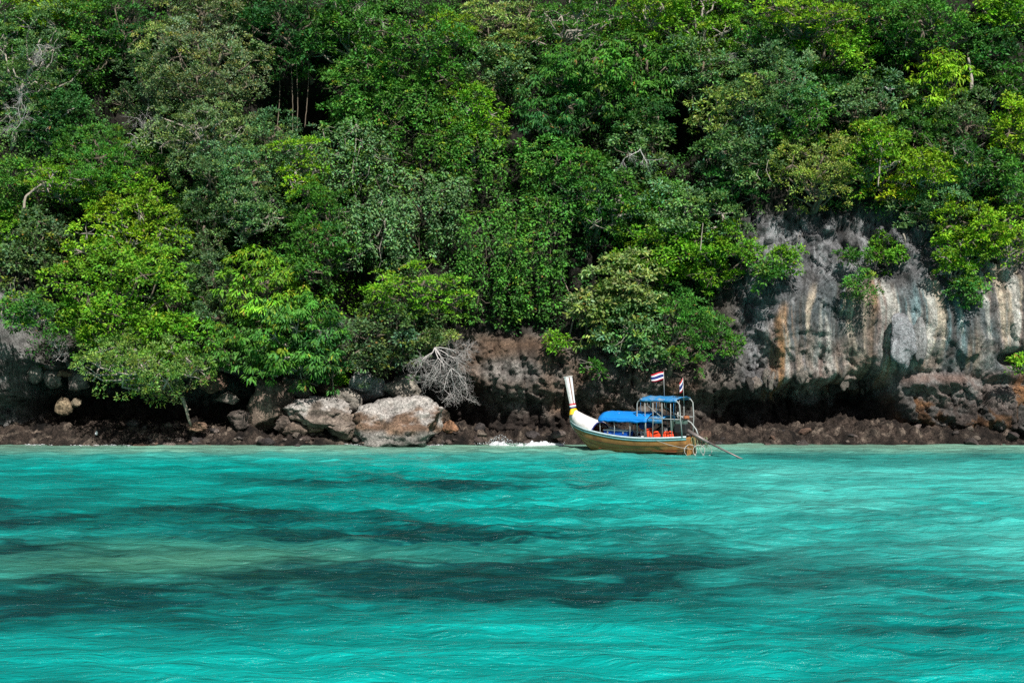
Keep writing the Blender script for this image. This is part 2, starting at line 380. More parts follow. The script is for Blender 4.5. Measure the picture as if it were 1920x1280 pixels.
c = np.tile(np.array((0.043, 0.031, 0.024)), (len(gx), 1))
c = c + S(0.05, 0.45, n2)[:, None] * np.array((0.085, 0.068, 0.053)); c *= (1 - 0.6 * S(0.1, 0.5, -n1))[:, None]
c = c * (0.45 + 1.1 * facet(np.stack([gx, gy], 1) * 3.6, .8, 1)[1])[:, None]; wet = 1 - S(0.02, 0.22, gz + 0.08 * n2); c = c * (1 - 0.35 * wet[:, None])
me = npmesh('rocky_shore', np.stack([gx, gy, gz], 1), gridfaces(len(sy), len(sx))); colattr(me, 'rock_colour', c)
kind(add('rocky_shore', me, SHORE, None, False), 'structure')
del gx, gy, gz

# ------------------------------------------------------------------ water
def water_rows():
    r = [-600, -200, -60, -20, 0, 6]
    y = 9.0
    while y < 69.5: r.append(y); y += 0.055 + 0.0016 * y
    return np.array(r + [70.5, 76, 120, 400, 2000])
wy = water_rows()
ct = np.linspace(-1, 1, 340)
half = 0.40 * np.clip(wy, 9, 76) + 3.0
inner = ct[None, :] * half[:, None]
outer = np.array([6, 25, 90, 300, 1500.0])
wx_ = np.concatenate([-(half[:, None] + outer[None, ::-1]), inner, half[:, None] + outer[None, :]], 1)
gx = wx_; gy = np.repeat(wy[:, None], wx_.shape[1], 1)
gx = gx.ravel(); gy = gy.ravel()
r2 = np.random.default_rng(3)
z = np.zeros_like(gx); dx_ = np.zeros_like(gx); dy_ = np.zeros_like(gx)
gust = 0.75 + 0.5 * fbm(gx * 0.06, gy * 0.1, 3, 2)
for i in range(46):
    lam = 0.36 * (9.0 ** (i / 45.0)) ; kk = 2 * math.pi / lam
    th = math.radians(264 + r2.normal(0, 20 if lam < 1.0 else 32)); ph = r2.uniform(0, 6.28)
    amp = lam * 0.0072 * r2.uniform(0.6, 1.3) * (1.25 if lam < 1.4 else 0.85)
    ax, ay = kk * math.cos(th), kk * math.sin(th)
    arg = ax * gx + ay * gy + ph + 0.8 * math.sin(i)
    z += amp * np.sin(arg); dx_ += amp * ax * np.cos(arg); dy_ += amp * ay * np.cos(arg)
far = (np.abs(gx) < 45) & (gy > 4) & (gy < 70); damp = gust * (1 - 0.75 * S(64.5, 67.5, gy))
z = np.where(far, z * damp, 0.0)
# dark patches and a green weed patch in the water colour (wave slopes bend the view of them)
qx = gx + dx_ * damp * 1.2; qy = gy + dy_ * damp * 2.6
qx = qx + 2.5 * fbm(gx * 0.16, gy * 0.16, 1.0, 3); qy = qy + 1.3 * fbm(gx * 0.13, gy * 0.30, 5.0, 4)
PATCH = [  # photo column, row, half width, half height, strength
    (150, 958, 340, 22, 1.0), (640, 985, 230, 22, 1.1), (620, 900, 260, 10, .7), (820, 905, 120, 10, .8), (120, 1015, 160, 16, 1.0), (900, 1000, 250, 16, .8),
    (1010, 1060, 330, 24, 1.2), (1200, 1068, 260, 18, .8), (860, 1094, 460, 22, 1.5), (120, 1122, 320, 28, 1.5), (450, 1116, 340, 22, 1.35), (1100, 1096, 340, 16, 1.3),
    (620, 1150, 260, 10, .5), (1550, 1078, 420, 10, .65), (1600, 1155, 260, 12, .6), (1850, 1170, 200, 14, .7), (1700, 962, 140, 8, .5), (1750, 1115, 160, 7, .5),
    (1030, 910, 90, 7, .6), (1280, 985, 90, 8, .5), (1650, 855, 260, 6, .4), (380, 1040, 260, 10, .35), (1830, 1225, 90, 7, .4), (1400, 895, 200, 5, .35), (100, 905, 200, 9, .5), (1090, 960, 160, 9, .55)]
dark_patch = np.zeros_like(gx)
for u, v, ru, rv, s in PATCH:
    ru *= 1.3; rv *= 1.35
    Yc = FPX * HC / (v - HOR); Xc = (u - 960) / FPX * Yc; rx = ru / FPX * Yc; ry = 0.5 * (FPX * HC / (v - rv - HOR) - FPX * HC / (v + rv - HOR))
    d2 = ((qx - Xc) / rx) ** 2 + ((qy - Yc) / ry) ** 2
    dark_patch = np.maximum(dark_patch, s * np.exp(-d2 * 0.55)) 
dark_patch = np.clip(dark_patch * (0.95 + 0.9 * fbm(qx * 0.4, qy * 0.6, 2, 4)) + 0.34 * fbm(qx * 0.35, qy * 0.4, 9, 4), 0, 1)
shal = S(57, 67.2, gy + 1.2 * fbm(gx * .15, gy * .3, 6, 3)) 
weed = np.exp(-(((gx + 8) / 7) ** 2 + ((gy - 34) / 3.2) ** 2)) * 0.9
me = npmesh('sea', np.stack([gx, gy, z], 1), gridfaces(len(wy), wx_.shape[1]))
fattr(me, 'dark_patch', dark_patch); fattr(me, 'shallow', shal); fattr(me, 'weed', np.clip(weed, 0, 1)); fattr(me, 'pale', np.clip(S(-2, 12, gx) * S(26, 36, gy) * (1 - S(54, 62, gy)) * (0.7 + 0.8 * fbm(gx * .2, gy * .2, 4, 3)), 0, 1))
k = NT('sea_water'); c = k.coords('World', (0.40, 1.0, 1.0))
nA = k.noise(2.4, c, 6, 0.6, 0.4); nB = k.noise(7.5, c, 4, 0.55, 0.2)
base = k.mix('MIX', k.attr('pale').outputs['Fac'], (0.001, 0.265, 0.236), (0.07, 0.44, 0.385))  # paler right-hand area carries the sky's reflection, painted into the base colour
sha = k.ramp(k.attr('shallow').outputs['Fac'], [(0.0, 0.0), (0.55, 0.25), (1.0, 1.0)])
base = k.mix('MIX', sha.outputs[0], base, (0.16, 0.31, 0.23))
base = k.mix('MIX', k.attr('weed').outputs['Fac'], base, (0.07, 0.24, 0.16))
rf = k.n('ShaderNodeMath', operation='MULTIPLY_ADD'); k.l(nA.outputs[0], rf.inputs[0]); rf.inputs[1].default_value = 0.8
rs = k.n('ShaderNodeMath', operation='SUBTRACT'); k.l(k.attr('dark_patch').outputs['Fac'], rs.inputs[0]); rs.inputs[1].default_value = 0.42
k.l(rs.outputs[0], rf.inputs[2])
rr = k.ramp(rf.outputs[0], [(0.0, 0.0), (1.0, 0.97)])
base = k.mix('MIX', rr.outputs[0], base, (0.001, 0.030, 0.034))
sk = k.noise(1.0, k.coords('World', (0.16, 0.95, 1.0)), 5, 0.6, 0.5)
skr = k.ramp(sk.outputs[0], [(0.34, 0.66), (0.5, 0.98), (0.60, 1.2), (0.68, 1.6)])
base = k.mix('MULTIPLY', 1.0, base, skr.outputs[0])  # stretched streaks: light bands and ripple highlights painted into the water colour
k.l(base, k.p.inputs['Base Color']); k.p.inputs['Roughness'].default_value = 0.26; k.p.inputs['IOR'].default_value = 1.33
nb = k.bump(nA.outputs[0], 1.0, 0.20); nb = k.bump(nB.outputs[0], 1.0, 0.05, nb)
k.l(nb, k.p.inputs['Normal'])
sea = kind(add('sea', me, k.m, None, True), 'structure')
del gx, gy, z, qx, qy

# ------------------------------------------------------------------ boulders
def rock_geo(seed, sub=4, cuts=9, rough=0.10, cut=(0.55, 0.9)):
    r = np.random.default_rng(seed); v, f = ICO[sub]; v = v.copy()
    for _ in range(cuts):
        n = r.normal(size=3); n /= np.linalg.norm(n); d = r.uniform(*cut)
        e = np.maximum(0, v @ n - d); v -= e[:, None] * n * 0.92
    o = r.uniform(0, 50, 3); nn = v / np.linalg.norm(v, axis=1)[:, None]
    lay = terr(v @ np.array((0.25, 0.15, 1.0)) * 3.4 + 0.5 * vn(v[:, 0] * 2 + o[0], v[:, 1] * 2, v[:, 2] * 2))
    v = v + nn * (0.05 * (lay - (v @ np.array((0.25, 0.15, 1.0)) * 3.4)) + 0.11 * facet(v * 2.1 + o, .35)[0] + 0.045 * facet(v * 5.0 + o, .4, 1)[0] + 0.35 * rough * (terr(3 * fbm(v[:, 0] * 2.2 + o[2], v[:, 1] * 2.2 + o[0], v[:, 2] * 2.2, 3)) - .5) + rough * fbm(v[:, 0] * 1.6 + o[0], v[:, 1] * 1.6 + o[1], v[:, 2] * 1.6 + o[2], 4) + rough * 0.7 * ridged(v[:, 0] * 2.6 + o[1], v[:, 1] * 2.6 + o[2], v[:, 2] * 3.5 + o[0], 4))[:, None]
    return v, f
def boulder(name, label, u, v, w, h, Y, seed, tone, d=None, tilt=(0, 0, 0), group=None, low=None, top=None, sub=4, cuts=9, rough=0.10, cat_='rock'):
    V, F = rock_geo(seed, sub, cuts, rough)
    R = np.array(Matrix.Rotation(tilt[2], 3, 'Z') @ Matrix.Rotation(tilt[1], 3, 'Y') @ Matrix.Rotation(tilt[0], 3, 'X'))
    V = V / np.abs(V).max(0); V[:, :2] *= (1 + 0.30 * np.clip(-V[:, 2], 0, 1))[:, None]
    wm, hm = w / FPX * Y, h / FPX * Y; dm = d or (wm * 0.8)
    V = (V * np.array((wm / 2, dm / 2, hm / 2))) @ R.T
    P = at(u, v, Y); n = len(V)
    me = npmesh(name, V, F); W = V + P
    c = np.tile(np.array(tone), (n, 1)); q = fbm(W[:, 0] * 1.5, W[:, 1] * 1.5, W[:, 2] * 1.5, 3)
    c = c * (1 + 0.5 * q[:, None]) * (0.72 + 0.56 * facet(W * 3.2, .4, 4)[1])[:, None]
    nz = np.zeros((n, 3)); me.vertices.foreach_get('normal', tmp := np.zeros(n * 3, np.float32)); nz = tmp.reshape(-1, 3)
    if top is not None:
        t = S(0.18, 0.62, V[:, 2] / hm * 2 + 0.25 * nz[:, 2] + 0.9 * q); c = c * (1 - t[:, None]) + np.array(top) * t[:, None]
    if low is not None:                                     # barnacle and weed band near the tide line
        t = 1 - S(low[0] - 0.12, low[0] + 0.14, W[:, 2] + 0.25 * q); c = c * (1 - t[:, None]) + np.array(low[1]) * t[:, None]
    colattr(me, 'rock_colour', c)
    o = add(name, me, ROCK, None, True); o.location = P
    return tag(o, label, cat_, group)
GREY, BROWN, DARK, PALE, RUST = (0.27, 0.255, 0.24), (0.19, 0.14, 0.105), (0.07, 0.058, 0.05), (0.42, 0.40, 0.385), (0.26, 0.14, 0.08)
barn = (0.30, (0.20, 0.18, 0.16))
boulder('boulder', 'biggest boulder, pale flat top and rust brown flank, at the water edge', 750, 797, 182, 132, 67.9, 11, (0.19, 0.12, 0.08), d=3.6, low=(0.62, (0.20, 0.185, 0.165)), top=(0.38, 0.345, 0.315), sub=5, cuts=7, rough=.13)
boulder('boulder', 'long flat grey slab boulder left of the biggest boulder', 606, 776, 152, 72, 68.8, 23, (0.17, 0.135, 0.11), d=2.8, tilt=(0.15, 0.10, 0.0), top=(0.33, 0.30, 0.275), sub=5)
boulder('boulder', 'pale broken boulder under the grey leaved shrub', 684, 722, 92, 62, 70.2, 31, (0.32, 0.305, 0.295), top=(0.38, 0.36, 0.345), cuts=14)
boulder('boulder', 'tan triangular boulder behind the biggest boulder', 757, 728, 74, 58, 69.9, 41, (0.23, 0.20, 0.165), tilt=(0, -0.15, 0), cuts=14)
boulder('boulder', 'tall dark brown boulder with shell pocked face below the drooping tree', 502, 752, 106, 116, 69.4, 52, (0.15, 0.11, 0.085), cuts=12)
boulder('boulder', 'brown boulder leaning on the right shoulder of the tall dark boulder', 556, 722, 66, 46, 70.0, 57, (0.16, 0.125, 0.10), tilt=(0, 0.4, 0))
boulder('boulder', 'dark rounded boulder at the foot of the tall brown boulder', 450, 786, 52, 40, 68.9, 63, (0.10, 0.08, 0.068))
boulder('boulder', 'small grey boulder above the dark rounded boulder', 427, 746, 50, 24, 69.4, 64, (0.15, 0.13, 0.11))
boulder('boulder', 'rust coloured low rock touching the right foot of the biggest boulder', 842, 800, 34, 26, 68.3, 71, (0.20, 0.105, 0.06))
boulder('boulder', 'pale tan twin lumped rock in the dark hollow at left', 120, 760, 34, 38, 69.8, 81, (0.22, 0.165, 0.105), cat_='rock', cuts=9)
boulder('boulder', 'small pale tan rock beside the twin lumped rock', 143, 756, 24, 20, 69.7, 82, (0.24, 0.19, 0.13))
boulder('boulder', 'grey knobbly rock beside the pale cliff edge at left', 66, 695, 30, 52, 70.2, 91, (0.17, 0.155, 0.135))
boulder('boulder', 'grey rock under the leafless grey twigs at left', 97, 712, 38, 42, 70.2, 92, (0.17, 0.15, 0.13))
boulder('boulder', 'red brown lump under the leafless twigs', 92, 685, 26, 18, 70.3, 93, (0.24, 0.12, 0.07))
boulder('boulder', 'brown flat topped rock left of the bright low foliage', 122, 700, 34, 18, 70.1, 94, (0.24, 0.15, 0.10))
boulder('boulder', 'grey rock at the left corner of the black hollow', 146, 714, 40, 40, 70.1, 95, (0.15, 0.13, 0.115))
boulder('boulder', 'rust brown rock beside the leaning bleached log', 372, 800, 38, 20, 68.4, 96, (0.19, 0.12, 0.08))
boulder('boulder', 'brown rock on the shelf below the long flat slab', 588, 804, 40, 18, 68.3, 97, (0.24, 0.18, 0.12))
boulder('boulder', 'brown rock pile stone left of the barnacle covered foot', 664, 806, 54, 34, 68.2, 98, (0.16, 0.125, 0.10))
boulder('boulder', 'pale wet rock lying lowest at the water line', 690, 829, 34, 10, 67.3, 99, (0.28, 0.20, 0.17))
boulder('boulder', 'rusty brown rock half buried behind the shore foliage', 398, 716, 60, 44, 70.3, 101, (0.19, 0.12, 0.085))
boulder('boulder', 'brown earthy rock between drooping tree and pale boulder', 622, 726, 56, 40, 70.6, 102, (0.15, 0.085, 0.06))
boulder('boulder', 'dark rock at the right end of the white splash', 1046, 815, 30, 16, 67.9, 103, (0.10, 0.08, 0.07))

boulder('boulder', 'brown angular block between the long slab and the biggest boulder', 652, 800, 62, 52, 68.3, 111, (0.15, 0.115, 0.09), cuts=14)
boulder('boulder', 'dark brown block under the left end of the long flat slab', 556, 806, 54, 34, 68.3, 112, (0.12, 0.09, 0.07), cuts=14)
boulder('boulder', 'grey brown wedge rock stacked behind the long flat slab', 652, 748, 66, 44, 69.3, 113, (0.22, 0.195, 0.165), tilt=(0, .3, 0), cuts=14)
boulder('boulder', 'dark block against the right foot of the tall brown boulder', 534, 792, 48, 40, 68.7, 114, (0.11, 0.085, 0.07), cuts=14)
boulder('boulder', 'low dark rock in front of the gap beside the biggest boulder', 682, 820, 46, 26, 67.8, 115, (0.10, 0.082, 0.07), cuts=14)
boulder('boulder', 'brown block above the rust coloured low rock', 826, 778, 36, 34, 68.9, 116, (0.16, 0.11, 0.08), cuts=14)
# countable smaller rocks along the shelf
rk = []
for s in range(7):
    V, F = rock_geo(200 + s, 2, 14, 0.20, (0.4, 0.8)); m_ = npmesh('shore_stone', V / np.abs(V).max(0), F)
    t_ = [(0.075, 0.055, 0.047), (0.055, 0.043, 0.04), (0.13, 0.105, 0.085), (0.07, 0.058, 0.052), (0.14, 0.11, 0.095), (0.10, 0.062, 0.045), (0.05, 0.042, 0.04)][s]
    colattr(m_, 'rock_colour', np.tile(np.array(t_), (len(V), 1)) * (1 + 0.3 * vn(V[:, 0] * 3, V[:, 1] * 3, V[:, 2] * 3))[:, None]); m_.materials.append(ROCK)
    rk.append(m_)
r3 = np.random.default_rng(5)
for i in range(140):
    u = r3.uniform(5, 1915) if i > 70 else r3.uniform(240, 900)
    x = (u - 960) / FPX * 68.2; y = shoreY(np.array(x)) + abs(r3.normal(0.3, 0.8)) - 0.1; y = float(y); x = (u - 960) / FPX * y
    s = float(np.clip(r3.lognormal(-1.75, 0.5), 0.08, 0.42))
    o = bpy.data.objects.new('shore_stone', rk[i % 7]); COL.objects.link(o)
    o.location = (x, y, float(shelfZ(np.array([x]), np.array([y]))[0]) + s * 0.08)
    o.scale = (s * r3.uniform(.8, 1.4), s * r3.uniform(.8, 1.2), s * r3.uniform(.5, .8)); o.rotation_euler = (r3.uniform(-.3, .3), r3.uniform(-.3, .3), r3.uniform(0, 6.28))
    tone_ = ('brown', 'blackish brown', 'pale tan', 'dark grey brown', 'light grey tan', 'rusty brown', 'near black')[i % 7]
    size_ = 'small' if s < 0.15 else ('fist sized' if s < 0.22 else 'large')
    zone_ = ('below the pale cliff edge at far left', 'below the black hollow at left', 'by the leaning bleached log', 'below the tall dark boulder', 'below the long flat slab', 'by the biggest boulder', 'by the white splash', 'behind the boat', 'under the notch right of the boat', 'below the cave mouth', 'under the right buttress')[int(np.searchsorted([50, 300, 400, 540, 660, 870, 1060, 1330, 1550, 1700], u))]
    tag(o, size_.replace('fist sized', 'medium') + ' ' + tone_ + ' stone on the shelf ' + zone_, 'stone', 'loose stones on the tidal shelf')

same = {}
for o in [q for q in bpy.data.objects if q.name.startswith('shore_stone')]: same.setdefault(o['label'], []).append(o)
for lab, L in same.items():
    if len(L) > 1:
        L.sort(key=lambda q: q.location.x / q.location.y)
        for j, o in enumerate(L): o['label'] = lab.replace(' on the shelf', '') + ', ' + (('left of two', 'right of two') if len(L) == 2 else ('leftmost', 'second from left', 'third from left', 'fourth from left', 'fifth from left'))[j]
# grey slab of flowstone standing proud of the cliff, stalactites on the lip (pieces of the cliff)
def cliff_piece(name, u, v, w, h, off, seed, tone, d=0.6, cuts=10, rough=.1, tilt=0.0, sub=4):
    Y = float(cliffY((u - 960) / NP, HC - (v - HOR) / NP)) - off
    V, F = rock_geo(seed, sub, cuts, rough); V /= np.abs(V).max(0)
    V = V * np.array((w / FPX * Y / 2, d / 2, h / FPX * Y / 2)); V = V @ np.array(Matrix.Rotation(tilt, 3, 'Y')).T
    me = npmesh(name, V + at(u, v, Y), F); P = V + at(u, v, Y)
    q = fbm(P[:, 0] * 2, P[:, 1] * 2, P[:, 2] * 1.0, 3)
    colattr(me, 'rock_colour', np.array(tone) * (1 + 0.5 * q)[:, None]); return add(name, me, CLIFFM, cliff, False)
cliff_piece('flowstone_slab', 1692, 636, 56, 112, 0.15, 301, (0.26, 0.26, 0.27), d=0.9, cuts=8, rough=.16)['label'] = 'smooth pale grey flowstone slab standing out from the streaked cliff'
cliff_piece('flowstone_slab', 1722, 640, 34, 96, 0.1, 302, (0.25, 0.24, 0.235), d=0.8)
r4 = np.random.default_rng(12)
for i in range(22):
    u = r4.uniform(1385, 1655); v = tab(u, NOTCH_TOP) + r4.uniform(-26, -8)
    t = [(0.05, 0.045, 0.04), (0.16, 0.14, 0.12), (0.10, 0.09, 0.08), (0.20, 0.165, 0.14)][i % 4]
    cliff_piece('stalactite', u, v, r4.uniform(12, 30), r4.uniform(20, 44), -0.02, 320 + i, t, d=0.5, cuts=4, rough=.3, tilt=r4.uniform(-.25, .25), sub=3)

# ------------------------------------------------------------------ foliage
LV = np.array([(0, 0, 0), (0.42, 0.5, 0.12), (1.0, 0, -0.10), (0.42, -0.5, 0.12)])
def leaves_mesh(name, pos, axis_, nrm, length, width, colr):
    n = len(pos); a = axis_ / (np.linalg.norm(axis_, axis=1)[:, None] + 1e-9)
    s = np.cross(nrm, a); s /= np.linalg.norm(s, axis=1)[:, None] + 1e-9; w = np.cross(a, s)
    V = np.empty((n, 4, 3), np.float32)
    for i in range(4):
        V[:, i] = pos + a * (LV[i, 0] * length)[:, None] + s * (LV[i, 1] * width)[:, None] + w * (LV[i, 2] * width)[:, None]
    b = np.arange(n)[:, None] * 4
    F = np.concatenate([b + np.array((0, 1, 2))[None], b + np.array((0, 2, 3))[None]], 1).reshape(-1, 3)
    me = npmesh(name, V.reshape(-1, 3), F)
    colattr(me, 'leaf_colour', np.repeat(colr, 2, 0), 'FACE'); me.materials.append(LEAF)
    return me
def rdir(r, n):
    d = r.normal(size=(n, 3)); return d / np.linalg.norm(d, axis=1)[:, None]
# leaf length, leaf width, clump radius, leaves per clump, clump flatness, droop, lobe size
SP = dict(
    fine=(0.140, 0.060, 0.27, 40, 0.9, 0.10, 0.30),
    broad=(0.185, 0.090, 0.30, 32, 0.9, 0.35, 0.30),
    droop=(0.28, 0.085, 0.34, 30, 0.85, 1.0, 0.32),
    rosette=(0.23, 0.115, 0.33, 30, 0.7, 0.35, 0.28),
    layer=(0.175, 0.080, 0.36, 38, 0.42, 0.20, 0.30),
    vine=(0.170, 0.100, 0.26, 26, 1.1, 0.65, 0.30))
COLS = dict(
    bright=(0.112, 0.255, 0.018), lime=(0.160, 0.300, 0.016), mid=(0.058, 0.170, 0.026), deep=(0.030, 0.105, 0.024), dark=(0.022, 0.060, 0.016),
    olive=(0.145, 0.205, 0.095), grey=(0.100, 0.195, 0.080), pale=(0.205, 0.275, 0.095), yellow=(0.28, 0.36, 0.016), gold=(0.19, 0.245, 0.06), sage=(0.075, 0.135, 0.058))
COLS = {q: (1.10 * w[0], 1.14 * w[1], 1.0 * w[2]) for q, w in COLS.items()}
COLS['fresh'] = (0.135, 0.255, 0.05)
YOUNG = np.array((0.34, 0.36, 0.02)); GOLDT = np.array((0.42, 0.30, 0.045))
def clump_leaves(r, C, R, sp, base, young=0.05, ytint=YOUNG, out=None):
    """leaves for clump centres C (m,3) with radii R; out = outward direction per clump"""
    L, Wd, rc, nl, flat, droop, _ = sp
    m = len(C); n = m * nl; idx = np.repeat(np.arange(m), nl)
    d = rdir(r, n); d[:, 2] = np.where(d[:, 2] < -0.35, -d[:, 2], d[:, 2])
    o = out[idx] if out is not None else np.zeros((n, 3))
    d = d + 0.5 * o; d /= np.linalg.norm(d, axis=1)[:, None] + 1e-9
    rad = R[idx] * (0.35 + 0.68 * r.random(n) ** 0.7)
    p = C[idx] + d * rad[:, None] * np.array((1.15, 1.0, 1.0)) * np.array((1, 1, flat))
    sprig = r.random(n) < 0.05; p[sprig] += (d[sprig] + np.array((0, 0, .3))) * (R[idx][sprig] * r.uniform(0.1, 0.55, sprig.sum()))[:, None]
    ax = d + 0.55 * rdir(r, n); ax[:, 2] -= droop * 1.3
    nr = 0.6 * d + np.array((0.10, -0.25, 0.62 - 0.2 * droop)) + 0.5 * rdir(r, n)
    ln = L * r.uniform(0.5, 1.3, n); wd = Wd * r.uniform(0.75, 1.2, n)
    cl = (0.68 + 0.64 * r.random(m))[idx] * (0.72 + 0.56 * r.random(n))
    c = base[None, :] * cl[:, None] * (1 + np.stack([0.14 * r.normal(size=n), 0.05 * r.normal(size=n), 0.2 * r.normal(size=n)], 1)).clip(0.3, 2)
    yc = (r.random(m) < young * 1.5)[idx]; y = np.where(yc, 0.55, 0.0) * r.random(n) + (r.random(n) < young * 0.2) * 0.6
    y = y * np.clip(0.4 + d[:, 2], 0, 1); c = c * (1 - y[:, None]) + ytint * y[:, None]
    old = r.random(n) < 0.006; c[old] = (0.22, 0.12, 0.03)
    return p, ax, nr, ln, wd, c.clip(0.004, 0.6)

def limb(r, a, b, r0, r1, n=5, wob=0.08, sides=5, sag=0.0):
    t = np.linspace(0, 1, n)[:, None]; L = np.linalg.norm(b - a)
    p = a + (b - a) * t; w = r.normal(size=(n, 3)) * wob * L; w[0] = 0; w[-1] = 0
    p = p + w + np.array((0, 0, 1.0)) * (np.sin(t * math.pi) * sag * L)
    return tube(p, np.linspace(r0, r1, n), sides)

def tree(name, label, cat_, u, v, w, h, spn, coln, off=1.6, seed=0, young=0.05, ytint=YOUNG, group=None, bark=None, dens=1.0, base=None, depth=None):
    r = np.random.default_rng(1000 + seed); sp = SP[spn]; col_ = np.array(COLS[coln])
    Y = 70.0
    for _ in range(4):
        P = at(u, v, Y); Y = float(cliffY(P[0], P[2])) - off
        Y = min(Y, 84.0)
    w, h = w * 1.12, h * 1.16; P = at(u, v, Y); W, H = w / FPX * Y, h / FPX * Y; D = depth or max(0.72 * W, min(W, 1.8))
    sem = np.array((W, D, H)) / 2
    rl = sp[6] * min(W, H) * 0.60 + 0.20
    if spn == 'vine':                                        # curtains: hanging strands
        ns = max(3, int(W / 0.42)); C = []; out = []
        for i in range(ns):
            sx_ = (i + r.uniform(.1, .9)) / ns * 2 - 1; topz = sem[2] * (1 - 0.45 * sx_ ** 2 * r.random()) ; ln = 2 * sem[2] * r.uniform(0.55, 1.0)
            nn = max(3, int(ln / 0.26)); t = np.arange(nn) / nn
            bul = np.sin(np.clip(t * 1.1, 0, 1) * math.pi) * 0.45 + 0.25 * r.random()
            q = np.stack([sx_ * sem[0] + 0.14 * np.cumsum(r.normal(size=nn)) * 0.6, -bul * sem[1] + r.normal(size=nn) * 0.16, topz - t * ln], 1)
            keep = r.random(nn) < 0.86; C.append(q[keep])
        C = np.concatenate(C); R = sp[2] * r.uniform(0.65, 1.3, len(C)); out = np.tile(np.array((0, -0.8, 0.15)), (len(C), 1)); LB = C[::9]; LC = 1 + .2 * r.normal(size=(len(C), 1)) * np.ones((1, 3))
    else:
        nl = int(np.clip(W * H / (rl * rl * 1.25), 5, 30))
        LB = []
        tries = 0
        while len(LB) < nl and tries < 400:
            tries += 1
            d = rdir(r, 1)[0]; d[1] = -abs(d[1]) if r.random() < 0.75 else d[1]
            q = d * sem * (0.30 + 0.62 * r.random() ** 0.5)
            q = np.sign(q) * np.minimum(np.abs(q), np.maximum(sem - rl * 0.5, 0.05))
            if all(np.linalg.norm((q - o) * (1, .6, 1)) > rl * 0.98 for o in LB): LB.append(q)
        LB = np.array(LB); C = []; R = []; out = []; LC = []
        for q in LB:
            rr_ = rl * r.uniform(0.55, 1.25); k_ = int(1.35 * (rr_ / sp[2]) ** 2 * (0.62 if spn == 'layer' else 1.0) * dens) + 3
            d = rdir(r, k_); d[:, 2] = np.where(r.random(k_) < 0.66, np.abs(d[:, 2]), d[:, 2]); d[:, 1] = np.where((d[:, 1] > 0.45), -d[:, 1], d[:, 1])
            f = np.array((1.0, 1.0, r.uniform(0.8, 1.35) if spn != 'layer' else 0.5))
            C.append(q + d * f * rr_ * (0.78 + 0.34 * r.random(k_))[:, None]); R.append(sp[2] * r.uniform(0.45, 1.15, k_)); out.append(d); LC.append(np.tile(np.array((1 + .07 * r.normal(), 1, 1 + .15 * r.normal())).clip(.7, 1.4) * (1 + .16 * r.normal()), (k_, 1)))
        C = np.concatenate(C); R = np.concatenate(R); out = np.concatenate(out); LC = np.concatenate(LC)
    p, ax, nr, ln, wd, c = clump_leaves(r, C, R, sp, col_, young, ytint, out)
    c = (c * np.repeat(LC, sp[3], 0)).clip(0.004, 0.6)
    root = empty(name, P + np.array((0, 0, -sem[2])))
    off0 = np.array((0, 0, sem[2])); me = leaves_mesh('crown', p + off0, ax, nr, ln, wd, c)
    cr = add('crown', me, None, root)
    # woody frame: trunk from the slope behind, limbs to the lobes, twigs to the clumps
    bz = -sem[2] * 1.05 if base is None else base
    bx = r.uniform(-0.25, 0.25) * W
    by = float(cliffY(P[0] + bx, P[2] + bz)) - P[1] + 0.1 if base is None else r.uniform(-0.1, 0.4)
    by = float(np.clip(by, -0.3, 3.2))
    A = np.array((bx, by, bz)); top = np.array((r.uniform(-.1, .1) * W, -0.1 * D, sem[2] * 0.55)); tr = np.clip(0.022 * (W + H), 0.03, 0.17)
    if spn == 'vine': A = np.array((bx, by * 0.6, sem[2])); top = np.array((bx * 0.5, -0.1, -sem[2] * 0.8)); tr = 0.03
    n = 7; t = np.linspace(0, 1, n)[:, None]; path = A + (top - A) * t + np.array((0, 1, 0)) * (-0.22 * by * np.sin(t * math.pi)) + r.normal(size=(n, 3)) * 0.06 * W * np.sin(t * math.pi)
    G = [tube(path, np.linspace(tr, tr * 0.35, n), 7)]
    for q in LB:
        k_ = int(np.clip((q[2] - A[2]) / max(top[2] - A[2], .1) * n * 0.6, 1, n - 2)) if spn != 'vine' else r.integers(0, n - 1)
        G.append(limb(r, path[k_], q, tr * 0.5, tr * 0.2, 5, 0.07, 5))
        near = np.argsort(((C - q) ** 2).sum(1))[:6]
        for j in near: G.append(limb(r, q, C[j], tr * 0.2 + 0.004, 0.006, 3, 0.08, 4))
    if seed % 5 < 3:
        for _ in range(r.integers(2, 5)):
            q = C[r.integers(len(C))]; d = rdir(r, 1)[0]; d[1] = -abs(d[1]) - .3; e = q + d * r.uniform(.5, 1.1)
            G.append(limb(r, q * 0.7, e, .016, .007, 6, .06, 4))
            if r.random() < .6: G.append(limb(r, (q * .7 + e) / 2, e + rdir(r, 1)[0] * .4, .010, .005, 4, .08, 3))
    Vt, Ft = cat(G)
    add('trunk', pymesh('trunk', Vt + off0, Ft), bark or (BARK_PALE if seed % 3 == 0 else BARK), root, True)
    return tag(root, label, cat_, group)

T, B_, K = 'jungle_tree', 'shrub', 'hanging_creeper'
